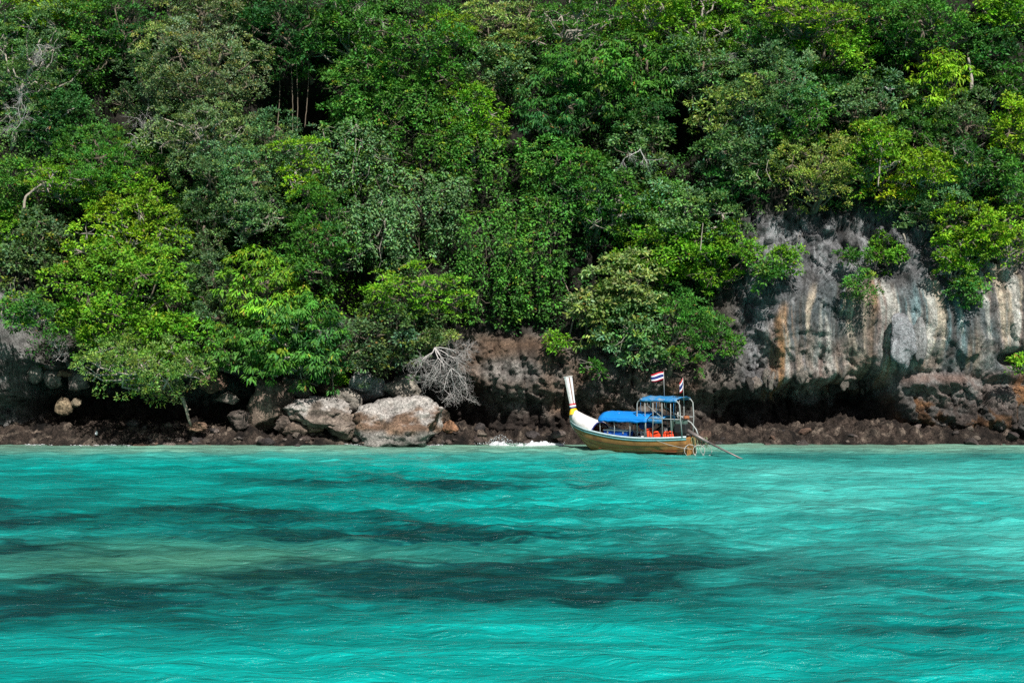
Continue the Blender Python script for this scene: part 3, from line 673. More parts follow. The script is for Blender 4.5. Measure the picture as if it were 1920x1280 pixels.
# name, u, v, width, height (photo pixels), leaf habit, colour, distance off the cliff, young-leaf share, label
TREES = [
 (T, 75, 150, 175, 230, 'fine', 'grey', 2.2, .03, 'grey green tree draped in bleached twigs at the upper left corner'),
 (T, 105, 28, 130, 80, 'broad', 'lime', 1.6, .15, 'yellow green treetop above the grey green tree in the upper left corner'),
 (T, 222, 55, 140, 130, 'layer', 'deep', 1.2, .0, 'deep green feathery tree left of the tall olive tree'),
 (T, 20, 60, 110, 120, 'broad', 'mid', 1.0, .02, 'mid green tree cut by the top left corner'),
 (T, 375, 45, 140, 110, 'fine', 'olive', 2.6, .07, 'olive treetop with gold tips cut by the top edge, left third'),
 (T, 400, 140, 230, 150, 'fine', 'olive', 3.0, .08, 'tall olive grey tree with golden shoot tips, the broadest at left'),
 (T, 375, 255, 200, 90, 'fine', 'olive', 2.8, .03, 'low olive tier of foliage under the golden tipped tree'),
 (T, 270, 175, 110, 110, 'fine', 'sage', 1.8, .02, 'dull sage tree left behind the golden tipped olive tree'),
 (T, 165, 105, 120, 130, 'broad', 'mid', 1.6, .03, 'mid green leafy tree between grey corner tree and olive tree'),
 (T, 120, 235, 130, 110, 'broad', 'deep', 1.2, .02, 'deep green tree below the grey corner tree'),
 (T, 545, 60, 190, 150, 'broad', 'deep', 1.5, .01, 'deep green tree over the thin pale trunks, upper left middle'),
 (T, 470, 15, 110, 70, 'fine', 'mid', 1.2, .02, 'mid green treetop at the top edge right of the golden tips'),
 (T, 640, 60, 120, 140, 'broad', 'mid', 1.2, .02, 'mid green tree with dry twigs left of the rounded upper tree'),
 (T, 200, 320, 190, 120, 'fine', 'mid', 2.6, .06, 'fine leaved mid green dome above the bright lime tree'),
 (T, 250, 380, 150, 110, 'broad', 'bright', 2.4, .04, 'bright green dome just above the lime tree crown'),
 (T, 110, 345, 130, 70, 'layer', 'bright', 2.0, .06, 'bright layered tree on a curved tan trunk at the left'),
 (T, 20, 370, 90, 110, 'broad', 'mid', 1.4, .04, 'green tree at the left edge below the curved trunk'),
 (T, 60, 475, 130, 130, 'broad', 'sage', 1.4, .02, 'shaded grey green tree at the left edge above the outcrop shrub'),
 (T, 10, 440, 70, 80, 'fine', 'bright', 1.2, .04, 'bright tuft of a tree cut by the left edge'),
 (T, 430, 345, 190, 120, 'fine', 'grey', 2.3, .04, 'dusty grey green dome in the middle of the left slope'),
 (T, 505, 290, 130, 110, 'fine', 'grey', 2.0, .05, 'dusty grey green tree right above the grey dome'),
 (T, 470, 395, 150, 90, 'fine', 'grey', 2.6, .03, 'dusty grey green tier under the grey dome'),
 (T, 375, 465, 110, 130, 'fine', 'sage', 2.0, .0, 'dark sage tree right behind the lime tree top'),
 (T, 400, 560, 100, 120, 'fine', 'sage', 2.2, .0, 'sage grey tree squeezed between lime tree and drooping tree'),
 (T, 245, 455, 190, 120, 'broad', 'lime', 3.0, .10, 'lime yellow upper crown of the left shore, brightest top'),
 (T, 248, 585, 245, 190, 'broad', 'bright', 3.6, .12, 'big bright lime green tree leaning over the left shore'),
 (T, 165, 610, 110, 80, 'broad', 'bright', 3.0, .02, 'bright green branch crown left of the big lime tree'),
 (T, 268, 686, 215, 80, 'fine', 'fresh', 3.6, .06, 'pale green foliage shelf hanging over the black hollow'),
 (T, 318, 715, 85, 60, 'fine', 'pale', 3.7, .03, 'pale drooping branch end above the leaning bleached log'),
 (T, 310, 645, 100, 80, 'broad', 'bright', 3.3, .02, 'green lower right crown beside the big lime tree'),
 (T, 570, 315, 80, 110, 'layer', 'lime', 2.4, .12, 'narrow yellow green tree between grey dome and creeper curtain'),
 (T, 590, 490, 130, 100, 'broad', 'mid', 1.8, .03, 'mid green dome above the dark drooping foliage'),
 (T, 500, 560, 130, 120, 'droop', 'bright', 2.6, .14, 'yellow tipped top of the large leaved drooping tree'),
 (T, 530, 640, 190, 130, 'droop', 'mid', 2.9, .05, 'large leaved drooping tree hanging over the brown boulders'),
 (T, 600, 660, 80, 130, 'droop', 'deep', 2.4, .02, 'dark glossy drooping foliage at the right of the drooping tree'),
 (T, 450, 660, 110, 80, 'droop', 'mid', 2.6, .03, 'drooping foliage left of the large leaved drooping tree'),
 (B_, 50, 590, 110, 60, 'broad', 'mid', 1.2, .06, 'shrub growing off the pale cliff edge at left'),
 (T, 610, 420, 110, 110, 'fine', 'mid', 1.6, .03, 'mid green tree left of the long creeper curtain'),
 (T, 770, 105, 190, 140, 'broad', 'mid', 2.4, .05, 'rounded mid green tree high in the upper middle'),
 (T, 850, 55, 80, 60, 'layer', 'lime', 2.0, .15, 'small yellow green treetop right of the rounded upper tree'),
 (T, 700, 190, 150, 120, 'broad', 'mid', 1.8, .03, 'leafy tree below and left of the rounded upper tree'),
 (K, 760, 270, 220, 170, 'vine', 'mid', 1.6, .05, 'creeper curtain under the rounded upper tree'),
 (K, 670, 320, 120, 150, 'vine', 'grey', 1.5, .06, 'grey green creeper curtain right of the narrow yellow tree'),
 (T, 955, 55, 150, 110, 'layer', 'pale', 1.8, .05, 'pale tiered treetop at the top middle'),
 (T, 930, 150, 120, 110, 'broad', 'grey', 1.5, .08, 'grey green tree under the pale tiered treetop'),
 (T, 1090, 60, 190, 120, 'layer', 'mid', 2.2, .06, 'wide tiered green tree at the top right of the middle'),
 (T, 1110, 150, 190, 110, 'droop', 'mid', 2.4, .04, 'drooping leaved tree under the wide tiered tree'),
 (T, 1060, 215, 130, 120, 'droop', 'deep', 2.4, .02, 'dark hanging leaved tree left under the drooping tree'),
 (T, 1215, 55, 130, 110, 'broad', 'bright', 1.8, .06, 'bright green tree at the top edge right of the tiered tree'),
 (T, 1205, 150, 120, 110, 'droop', 'mid', 1.8, .03, 'green drooping tree above the dark hollow'),
 (T, 1205, 240, 100, 90, 'broad', 'deep', 1.8, .02, 'round deep green bush tree beside the dark hollow'),
 (T, 880, 235, 110, 120, 'broad', 'bright', 1.6, .10, 'bright leaved tree in the centre of the upper slope'),
 (K, 900, 340, 160, 150, 'vine', 'mid', 1.5, .06, 'long creeper curtain in the centre of the slope'),
 (K, 790, 420, 170, 170, 'vine', 'grey', 1.5, .04, 'pale green creeper curtain left of centre, above the bright layered tree'),
 (K, 700, 450, 120, 130, 'vine', 'grey', 1.4, .02, 'grey creeper curtain right of the mid green dome'),
 (K, 920, 510, 120, 190, 'vine', 'mid', 1.5, .03, 'creeper hanging lowest over the brown rock wall, left of two'),
 (K, 1005, 500, 120, 220, 'vine', 'mid', 1.6, .04, 'creeper column hanging over the brown rock wall, right of two'),
 (K, 1090, 420, 120, 170, 'vine', 'deep', 1.2, .02, 'dark creeper curtain above the long hanging vine stem'),
 (T, 1055, 330, 130, 110, 'broad', 'mid', 1.7, .08, 'yellow flecked tree in the centre right of the slope'),
 (T, 1195, 315, 110, 110, 'broad', 'grey', 2.0, .06, 'pale stemmed tree below the round deep green bush'),
 (T, 1150, 395, 130, 90, 'broad', 'mid', 1.6, .03, 'mid green tree above the pale rosette tree'),
 (T, 785, 550, 175, 95, 'layer', 'bright', 2.2, .08, 'bright spreading layered tree above the grey leaved shrub'),
 (T, 725, 645, 160, 110, 'broad', 'sage', 2.0, .04, 'grey leaved shrubby tree above the pale broken boulder'),
 (B_, 812, 637, 75, 36, 'fine', 'pale', 2.2, .04, 'small pale tuft on top of the leafless white bush'),
 (T, 1170, 540, 130, 100, 'rosette', 'pale', 2.4, .03, 'pale grey green tree with rosette leaves above the boat prow'),
 (T, 1130, 590, 100, 80, 'rosette', 'pale', 2.4, .02, 'pale rosette foliage lower left of the rosette tree'),
 (T, 1195, 625, 110, 110, 'rosette', 'grey', 1.7, .02, 'grey green hanging crown under the rosette tree'),
 (T, 1235, 490, 150, 100, 'broad', 'bright', 2.0, .05, 'bright green tree right above the rosette tree'),
 (T, 1275, 625, 120, 130, 'fine', 'mid', 1.6, .03, 'fresh green tree hanging above the two boat flags'),
 (T, 1300, 420, 190, 110, 'broad', 'grey', 2.0, .04, 'broad grey green tree left of the bare grey cliff'),
 (T, 1335, 490, 150, 90, 'broad', 'bright', 1.6, .05, 'bright tree reaching over the left edge of the grey cliff'),
 (T, 1240, 405, 90, 80, 'broad', 'mid', 1.6, .03, 'small mid green tree left of the broad grey green tree'),
 (T, 1325, 55, 130, 130, 'broad', 'bright', 1.5, .05, 'bright vine hung tree at the top edge, left of the yellow canopy'),
 (T, 1310, 150, 120, 100, 'broad', 'grey', 1.4, .04, 'olive green tree below the bright vine hung tree'),
 (T, 1500, 38, 190, 62, 'layer', 'lime', 2.4, .16, 'flat yellow green canopy at the top right'),
 (T, 1440, 80, 120, 80, 'broad', 'mid', 1.2, .05, 'green tree under the left end of the flat yellow canopy'),
 (T, 1560, 100, 150, 90, 'broad', 'bright', 1.5, .06, 'bright broad leaved tree under the flat yellow canopy'),
 (T, 1445, 175, 150, 110, 'fine', 'grey', 1.8, .04, 'silver green small tree left of the bare dark hollow in the upper right'),
 (T, 1385, 225, 150, 100, 'broad', 'pale', 2.0, .08, 'pale leaved tree with yellow flush, upper right of centre'),
 (T, 1390, 300, 140, 100, 'broad', 'grey', 2.2, .03, 'grey green tree hung with roots left of the golden olive tree'),
 (T, 1365, 350, 110, 70, 'layer', 'deep', 2.0, .0, 'deep green layered tree above the corner of the grey cliff'),
 (T, 1490, 240, 120, 90, 'broad', 'mid', 1.7, .03, 'mid green tree above the golden olive tree'),
 (T, 1530, 330, 165, 110, 'fine', 'gold', 1.2, .12, 'golden olive tree at the cliff top left of the vivid yellow tree'),
 (T, 1640, 215, 190, 100, 'broad', 'grey', 1.6, .04, 'wide grey green tree in the middle of the right slope'),
 (T, 1630, 285, 120, 100, 'broad', 'bright', 1.8, .12, 'bright tree with dangling dry roots right of the golden olive tree'),
 (T, 1560, 210, 90, 80, 'broad', 'deep', 1.2, .0, 'deep green tree left of the wide grey green tree'),
 (T, 1680, 362, 72, 62, 'layer', 'yellow', 1.1, .25, 'small vivid yellow tree at the cliff top'),
 (T, 1745, 330, 120, 70, 'broad', 'lime', 1.9, .10, 'yellow green tree behind the vivid yellow tree'),
 (T, 1752, 392, 130, 80, 'fine', 'grey', 1.0, .03, 'grey green tree with white stems beside the vivid yellow tree'),
 (T, 1850, 440, 170, 90, 'broad', 'lime', 1.2, .12, 'yellow green tree overhanging the streaked cliff at the right edge'),
 (T, 1800, 490, 90, 90, 'broad', 'bright', 1.0, .08, 'bright branch hanging left of the overhanging yellow green tree'),
 (B_, 1812, 550, 46, 44, 'broad', 'mid', 0.8, .04, 'lowest leaf tuft hanging on the streaked cliff at right'),
 (T, 1895, 250, 75, 100, 'broad', 'lime', 1.8, .15, 'yellow green tree at the right edge, upper of two'),
 (T, 1893, 350, 75, 80, 'broad', 'mid', 1.8, .04, 'green tree at the right edge, lower of two'),
 (T, 1755, 165, 90, 100, 'droop', 'lime', 1.4, .06, 'yellow green hanging tree left of the white trunk'),
 (T, 1850, 110, 100, 100, 'rosette', 'deep', 1.4, .0, 'deep green dense tree around the white trunk'),
 (T, 1890, 170, 80, 60, 'broad', 'mid', 1.6, .04, 'mid green tree at the right edge below the dense tree'),
 (T, 1725, 60, 190, 100, 'broad', 'mid', 1.5, .03, 'big mid green treetop at the top right'),
 (T, 1640, 40, 110, 70, 'broad', 'mid', 1.1, .05, 'green treetop right of the flat yellow canopy'),
 (T, 1870, 30, 90, 60, 'rosette', 'bright', 1.5, .05, 'bright green treetop at the top right corner'),
 (T, 1800, 240, 110, 100, 'fine', 'sage', 1.0, .02, 'dull shaded tree on the ledge right of the slope'),
 (T, 1720, 250, 100, 80, 'fine', 'mid', 1.3, .02, 'fine leaved tree right of the wide grey green tree'),
 (T, 1815, 320, 90, 90, 'broad', 'deep', 1.2, .02, 'deep green tree between the yellow green trees at right'),
 (B_, 1606, 543, 50, 54, 'fine', 'mid', 0.7, .03, 'round green bush hanging on the middle of the bare cliff'),
 (B_, 1658, 482, 44, 48, 'broad', 'bright', 0.7, .06, 'small bright bush on the bare cliff under the cliff top trees'),
 (B_, 1470, 492, 50, 34, 'broad', 'bright', 0.9, .06, 'low bright shrub on the left of the bare cliff'),
 (B_, 1437, 520, 44, 36, 'broad', 'mid', 0.8, .03, 'green shrub below the low bright shrub on the cliff'),
 (B_, 1592, 482, 44, 22, 'layer', 'mid', 0.9, .02, 'flat green shrub left of the small bright cliff bush'),
 (B_, 1335, 620, 50, 50, 'fine', 'mid', 1.0, .03, 'green shrub right of the tree above the flags'),
 (B_, 1372, 655, 30, 34, 'broad', 'mid', 0.8, .03, 'little dark green shrub alone on brown cliff above the notch'),
 (B_, 1040, 648, 40, 34, 'broad', 'bright', 0.7, .06, 'small bright shrub on the brown wall beside the vine stem'),
 (B_, 1117, 692, 26, 26, 'broad', 'mid', 0.6, .03, 'tiny green shrub on the brown wall above the prow'),
 (B_, 1912, 690, 30, 30, 'broad', 'bright', 1.6, .05, 'small green bush on the buttress at the right edge'),
 (B_, 632, 712, 34, 30, 'fine', 'bright', 1.6, .04, 'small green shrub on the brown earth by the pale boulder'),
 (B_, 8, 690, 18, 26, 'fine', 'bright', 0.3, .04, 'green tuft on the pale cliff edge at the left border'),
]
for i, (nm, u, v, w, h, spn, cn, off, yg, lab) in enumerate(TREES):
    ct_ = {'jungle_tree': 'tree', 'shrub': 'shrub', 'hanging_creeper': 'creeper'}[nm]
    gold = 'golden shoot' in lab or 'gold tips' in lab
    tree(nm, lab, ct_, u, v, w, h, spn, cn, off, i, yg, GOLDT if gold else YOUNG,
         base=(-h / FPX * 70 / 2 * 0.7 if nm != T else None))

# undergrowth that clothes the slope between the trees (one mass)
def undergrowth():
    r = np.random.default_rng(77); N = 19500
    x = r.uniform(-38, 38, N); z = r.uniform(1.6, 25, N)
    u = U_(x); v = V_(z)
    ok = np.ones(N, bool)
    bound = tab(u, [(-200, 560), (40, 560), (60, 680), (430, 690), (640, 680), (700, 640), (860, 625), (1080, 620), (1150, 640), (1330, 620), (1370, 520), (1400, 410), (1500, 385), (1640, 400), (1720, 430), (1800, 420), (2100, 440)]) + 14 * vn(x * 1.3, 2.2)
    ok &= v < bound
    hole = fbm(x * 0.42 + 5, z * 0.42, 2, 3)
    ok &= hole > tab(u, [(0, -0.42), (1250, -0.42), (1400, -0.12), (2000, -0.06)])
    DARKS = [(540, 190, 45, 55), (1290, 230, 30, 50), (170, 170, 20, 45), (90, 600, 40, 30), (690, 120, 20, 30), (1600, 165, 50, 30), (80, 430, 15, 30), (1800, 200, 70, 30)]
    for a, b, c_, d in DARKS: ok &= ((u - a) / c_) ** 2 + ((v - b) / d) ** 2 > 1
    x, z, hole = x[ok], z[ok], hole[ok]; y = cliffY(x, z)
    out_ = 0.02 + 0.35 * r.random(len(x)) + 0.5 * np.clip(hole, 0, 1) + 1.3 * S(27, 30, np.abs(x)) * r.random(len(x))
    C = np.stack([x, y - out_, z + 0.15], 1)
    # colour patches by kind of plant
    pz = fbm(x * 0.3 + 3, z * 0.3, 9, 3); pal = np.array([COLS[q] for q in ('deep', 'mid', 'grey', 'bright')])
    t = np.clip((pz + 0.45) / 0.9 * 3, 0, 2.99); i0 = t.astype(int); w = (t - i0)[:, None]; base = pal[i0] * (1 - w) + pal[i0 + 1] * w
    sp = (0.17, 0.08, 0.30, 16, 1.5, 0.5, 0.3)
    R = sp[2] * r.uniform(.6, 1.4, len(C))
    p, ax, nr, ln, wd, c = clump_leaves(r, C, R, sp, np.array((1.0, 1.0, 1.0)) * 0.5, 0.0, YOUNG, np.tile(np.array((0, -0.6, 0.3)), (len(C), 1)))
    c = c / 0.5 * np.repeat(base, sp[3], 0); c = c.clip(0.004, 0.5)
    o = add('undergrowth', leaves_mesh('undergrowth', p, ax, nr, ln, wd, c)); kind(o, 'stuff')
    tag(o, 'dense green creepers and undergrowth clothing the steep slope between trees', 'undergrowth')
undergrowth()

# ------------------------------------------------------------------ dead branches, stems and hanging vines
def branching(r, p, d, L, rad, lev, out, spread=0.6, grav=-0.1):
    n = 4; pts = [p]; q = p.copy(); dd = d.copy()
    for i in range(n):
        dd = dd + r.normal(size=3) * 0.22 + np.array((0, 0, grav * 0.2)); dd /= np.linalg.norm(dd); q = q + dd * L / n; pts.append(q.copy())
    out.append(tube(pts, np.linspace(rad, rad * 0.62, n + 1), 5 if rad > 0.02 else 3, False))
    if lev == 0: return
    for j in range(r.integers(2, 5)):
        k_ = r.integers(1, n + 1); nd = dd + r.normal(size=3) * spread; nd /= np.linalg.norm(nd)
        branching(r, pts[k_], nd, L * r.uniform(0.58, 0.82), rad * 0.6, lev - 1, out, spread, grav)
def dead(name, label, u, v, Y, dirs, L, rad, lev, seed, mat=DEAD, cat_='branch', grav=-0.1, spread=0.6):
    r = np.random.default_rng(seed); G = []; P = at(u, v, Y)
    for d in dirs: branching(r, np.zeros(3), np.array(d, float) / np.linalg.norm(d), L, rad, lev, G, spread, grav)
    V, F = cat(G); o = add(name, pymesh(name, V, F), mat, None, True); o.location = P
    return tag(o, label, cat_)
dead('dead_bush', 'leafless white bush hanging below the pale tuft, right of the boulders', 815, 652, 67.9, [(.7, -.2, -.7), (.1, -.4, -.9), (-.3, -.3, -.9), (.95, -.2, .1), (.4, -.3, -.9), (.9, -.2, -.5)], 1.12, 0.03, 5, 5, cat_='bush')
dead('dead_bush', 'leafless white tangle low over the dark inlet, right of the biggest boulder', 846, 690, 68.0, [(.2, -.2, -.9), (-.4, -.2, -.8), (.8, -.2, -.6), (.5, -.3, -.8)], 1.1, 0.026, 5, 9, cat_='bush')
dead('dead_bush', 'leafless grey twigs beside the bright low foliage at left', 112, 662, 68.3, [(.3, -.3, -.4), (.7, -.2, -.5), (-.3, -.3, .4), (.2, -.3, .5)], 0.55, 0.02, 4, 14, cat_='bush')
dead('dead_branch', 'bleached dry branches at the right edge of the drooping tree', 600, 612, 67.6, [(.6, -.3, -.5), (.8, -.3, .1), (.3, -.3, -.9)], 0.55, 0.016, 4, 17)
dead('dead_branch', 'bleached dead twigs inside the grey tree in the upper left corner', 40, 230, 68.6, [(.2, -.5, .9), (.5, -.5, .7), (-.1, -.5, -.9)], 0.9, 0.02, 4, 18)
dead('dead_branch', 'dry dead twigs on the grey green tree in the upper left corner', 70, 85, 70.5, [(.9, -.4, -.1), (.6, -.4, -.4)], 0.8, 0.016, 4, 19)
dead('dead_branch', 'pale dead branch against the dark gap at upper middle', 690, 30, 76.5, [(.8, -.4, -.5), (-.6, -.4, .4)], 0.8, 0.02, 3, 20)
dead('dead_branch', 'white dead branch on the pale stemmed tree', 1200, 280, 70.2, [(.4, -.3, -.9), (-.3, -.3, -.8)], 0.8, 0.024, 3, 21)
dead('dead_branch', 'pinkish white broken branch lying in the upper right hollow', 1655, 165, 72.0, [(.9, -.2, .2), (-.5, -.2, -.6)], 0.45, 0.06, 1, 22)
dead('dead_branch', 'tangle of grey dry twigs under the flat yellow canopy', 1400, 90, 74.0, [(.6, -.4, -.5), (-.5, -.4, -.5), (.1, -.4, -.9)], 0.8, 0.016, 4, 23)
dead('dead_branch', 'brown dry twigs in the dark gap left of the golden olive tree', 265, 260, 71.5, [(.5, -.4, .5), (-.5, -.4, .3), (.1, -.3, .9)], 0.8, 0.018, 4, 24)
def stem(name, label, pix, Y, r0, r1, mat, cat_='vine', n=18, wob=0.008, seed=1):
    r = np.random.default_rng(seed); t = np.linspace(0, 1, n); tt = np.linspace(0, 1, len(pix))
    u = np.interp(t, tt, [p[0] for p in pix]); v = np.interp(t, tt, [p[1] for p in pix])
    YY = np.interp(t, [0, 1], Y) + r.normal(size=n) * wob if Y else np.array([float(cliffY((a - 960) / NP, HC - (b - HOR) / NP)) for a, b in zip(u, v)]) - 0.10
    if not Y: YY = np.convolve(np.pad(YY, 3, 'edge'), np.ones(7) / 7, 'valid') - 0.05
    for _ in range(2): u[1:-1] = (u[:-2] + 2 * u[1:-1] + u[2:]) / 4; v[1:-1] = (v[:-2] + 2 * v[1:-1] + v[2:]) / 4
    P = np.array([at(a, b, c_) for a, b, c_ in zip(u, v, YY)]) + r.normal(size=(n, 3)) * wob
    V, F = tube(P, np.linspace(r0, r1, n), 6); o0 = P[-1].copy()
    o = add(name, pymesh(name, V - o0, F), mat, None, True); o.location = o0; return tag(o, label, cat_)
o = stem('vine_stem', 'long thin pale vine stem hanging down the brown wall', [(1055, 520), (1072, 560), (1076, 590), (1068, 630), (1062, 665)], None, 0.025, 0.05, DRIFT, seed=2)
stem('tree_trunk', 'curved tan trunk under the bright layered tree at left', [(45, 392), (48, 370), (62, 358), (78, 345)], (69.8, 70.0), 0.07, 0.05, DRIFT, 'trunk', seed=3)
stem('tree_trunk', 'white trunk below the deep green dense tree at upper right', [(1820, 172), (1821, 150), (1818, 128), (1814, 110)], (72.0, 72.4), 0.10, 0.06, BARK_PALE, 'trunk', seed=5)
stem('vine_stem', 'white forked root on the cliff under the grey green tree', [(1693, 438), (1698, 450), (1690, 470), (1692, 490), (1684, 502)], None, 0.045, 0.025, BARK_PALE, seed=6)
stem('vine_stem', 'slim white stem in front of the bright cliff edge tree', [(1318, 418), (1316, 440), (1313, 470)], (67.8, 67.8), 0.02, 0.03, DRIFT, seed=7)
stem('vine_stem', 'dangling dry ochre root below the bright tree right of the golden olive', [(1640, 255), (1652, 285), (1648, 320), (1646, 350)], (69.6, 69.2), 0.05, 0.03, DRIFT, seed=8)
for j, (a, b, c_, d, nm) in enumerate([(526, 120, 520, 250, 'leftmost'), (546, 110, 549, 262, 'second from the left'), (556, 115, 558, 250, 'third from the left'), (580, 110, 572, 240, 'rightmost')]):
    stem('tree_trunk', 'thin pale bare trunk in the dark upper gap, ' + nm + ' of four', [(a, b), ((a + c_) / 2 + 2, (b + d) / 2), (c_, d)], (75.6, 75.2), 0.016, 0.026, BARK, 'trunk', seed=30 + j)
for j, (a, b, c_, d, Y, nm) in enumerate([(1422, 318, 1425, 338, 68.0, 'left of two'), (1440, 300, 1446, 340, 68.0, 'right of two')]):
    stem('vine_stem', 'thin root dangling under the grey green root hung tree, ' + nm, [(a, b), (a - 4, (b + d) / 2), (c_, d)], (Y, Y), 0.015, 0.02, DRIFT, seed=50 + j)
# leaning log
r = np.random.default_rng(8); A = at(359, 800, 68.3); Bp = at(340, 742, 67.8)
G = [limb(r, A, Bp, 0.055, 0.10, 6, 0.012, 7), limb(r, A * 0.45 + Bp * 0.55, at(357, 767, 67.9), 0.06, 0.02, 4, 0.03, 5)]
V, F = cat(G); o = add('driftwood_log', pymesh('driftwood_log', V - A, F), DRIFT, None, True); o.location = A
tag(o, 'bleached forked log leaning up from the shelf under pale foliage', 'log')

# ------------------------------------------------------------------ breaking wave foam
def foam():
    k = NT('foam'); k.p.inputs['Base Color'].default_value = (0.52, 0.54, 0.55, 1); k.p.inputs['Roughness'].default_value = 0.7
    r = np.random.default_rng(21)
    fu = np.linspace(880, 1072, 260); fv = np.linspace(-0.6, 0.6, 30); FU, FV = np.meshgrid(fu, fv); FU = FU.ravel(); FV = FV.ravel()
    Yf = 67.45 + FV + 0.25 * np.sin(FU * 0.05); Xf = (FU - 960) / FPX * Yf
    hg = 0.075 + 0.14 * np.exp(-((FU - 936) / 20) ** 2) + 0.14 * np.exp(-((FU - 1000) / 34) ** 2)
    zf = hg * (np.exp(-(FV / 0.30) ** 2) * (0.75 + 1.1 * fbm(Xf * 3.0, Yf * 3.0, 1.0, 4) + 0.5 * ridged(Xf * 7, Yf * 7, 2.0, 2))) - 0.105 - 0.05 * (1 - S(885, 900, FU)) - 0.08 * S(1055, 1070, FU) + 0.05 * vn(Xf * 2.2, 6.6)
    wv = npmesh('breaking_wave', np.stack([Xf, Yf, zf], 1), gridfaces(30, 260))
    o = add('breaking_wave', wv, k.m, None, True); kind(o, 'stuff'); tag(o, 'small white wave breaking on the rocks left of the prow', 'wave')
    n = 420; u = np.where(r.random(n) < 0.5, r.normal(938, 16, n), r.uniform(890, 1060, n)); hgt = 0.08 + 0.38 * np.exp(-((u - 938) / 20) ** 2)
    Y = 67.5 + 0.3 * r.normal(size=n); z = 0.03 + hgt * r.random(n); P = np.stack([(u - 960) / FPX * Y, Y, z], 1); R = 0.006 + 0.014 * r.random(n) ** 2
    v0, f0 = ICO[1]
    V = (P[:, None, :] + v0[None] * R[:, None, None] * np.array((1.5, 1.2, 0.8))).reshape(-1, 3)
    F = (f0[None] + (np.arange(n) * len(v0))[:, None, None]).reshape(-1, 3)
    o = add('breaking_foam', npmesh('breaking_foam', V, F), k.m, None, True); kind(o, 'stuff')
    tag(o, 'white spray drops above the small wave breaking left of the prow', 'foam')
    # thin wash along the left shore
    m = 420; u = r.uniform(0, 860, m); x0 = (u - 960) / FPX * 67.4; Y = shoreY(x0) + 0.16 * r.normal(size=m) - 0.16 + 0.10 * vn(x0 * 1.5, 8.8)
    ok = vn(x0 * 0.8, 3.1) > 0.1; u, Y = u[ok], Y[ok]; m = len(u)
    P = np.stack([(u - 960) / FPX * Y, Y, np.full(m, 0.02) + 0.02 * r.random(m)], 1); R = 0.012 + 0.02 * r.random(m)
    V = (P[:, None, :] + v0[None] * R[:, None, None] * np.array((2.2, 1.6, 0.4))).reshape(-1, 3); F = (f0[None] + (np.arange(m) * len(v0))[:, None, None]).reshape(-1, 3)
    o = add('wash_foam', npmesh('wash_foam', V, F), k.m, None, True); kind(o, 'stuff')
    tag(o, 'thin pale wash along the left water line', 'foam')
foam()

# ------------------------------------------------------------------ bird on the shelf
def bird():
    k = paint('white_feather', (0.75, 0.74, 0.76), 0.7, 0.05); y = 67.75; P = at(180, 824, y)
    P[2] = float(shelfZ(np.array([P[0]]), np.array([y]))[0])
    body = tube([(0, .10, .13), (0, .05, .16), (0, -.02, .20), (0, -.05, .25), (0, -.05, .29), (0, -.06, .33), (0, -.07, .355)], [.012, .05, .075, .065, .035, .042, .015], 10)
    root = empty('bird', P, 0.5)
    b = add('body', pymesh('body', *body), k, root, True)
    add('beak', pymesh('beak', *tube([(0, -.085, .335), (0, -.15, .325)], [.012, .003], 5)), paint('beak', (.25, .18, .05)), root)
    for s in (-1, 1): add('leg', pymesh('leg', *tube([(s * .025, 0, .15), (s * .027, .015, .07), (s * .025, 0, 0.0)], [.012, .007, .007], 5)), paint('bird_leg', (.05, .045, .04)), root)
    tag(root, 'small white bird standing on the shelf at the left water line', 'bird')
bird()

# ------------------------------------------------------------------ long-tail boat
HULLP = paint('hull_ochre', (0.35, 0.165, 0.05), 0.45, 0.95, 1.4, dirt=(0.13, 0.05, 0.015)); HULL2 = paint('hull_bottom', (0.13, 0.06, 0.025), 0.5, 0.6, 3)
WHITE = paint('white_paint', (0.72, 0.69, 0.66), 0.45, 0.3, 4); TEAL = paint('teal_paint', (0.16, 0.40, 0.42), 0.4, 0.3, 4); RAIL = paint('pale_rail', (0.50, 0.62, 0.64), 0.4, 0.35, 5)
INSIDE = paint('brown_planks', (0.22, 0.075, 0.03), 0.5, 0.4, 5); BLUE = paint('blue_canvas', (0.004, 0.20, 0.62), 0.6, 0.12, 3, bumps=.3, dirt=(0.02, 0.12, 0.35)); BLUEP = paint('blue_box', (0.010, 0.10, 0.50), 0.4, 0.15, 4)
PIPE = paint('grey_pipe', (0.34, 0.36, 0.35), 0.4, 0.6, 8, dirt=(0.2, 0.13, 0.07)); BLACK = paint('engine_black', (0.018, 0.017, 0.018), 0.4, 0.3, 8); GREEN = paint('engine_green', (0.07, 0.12, 0.10), 0.4, 0.4, 8); RUSTM = paint('rust', (0.30, 0.10, 0.035), 0.7, 0.4, 8)
YEL = paint('yellow_cloth', (0.75, 0.45, 0.01), 0.7, 0.1); RED = paint('red_cloth', (0.50, 0.01, 0.025), 0.7, 0.1); NAVY = paint('navy_cloth', (0.012, 0.025, 0.16), 0.7, 0.05); WCL = paint('white_cloth', (0.75, 0.75, 0.77), 0.7, 0.05)
ORANGE = paint('orange_vest', (0.75, 0.06, 0.01), 0.6, 0.2, 8); ROPE = paint('rope', (0.42, 0.41, 0.38), 0.8, 0.3, 10); FADED = paint('faded_blue', (0.02, 0.20, 0.46), 0.6, 0.8, 5, dirt=(0.28, 0.36, 0.36)); STEEL = paint('shaft_steel', (0.20, 0.17, 0.16), 0.45, 0.5, 6, metal=0.3)
GREENROPE = paint('green_net', (0.25, 0.33, 0.18), 0.8, 0.3, 10)

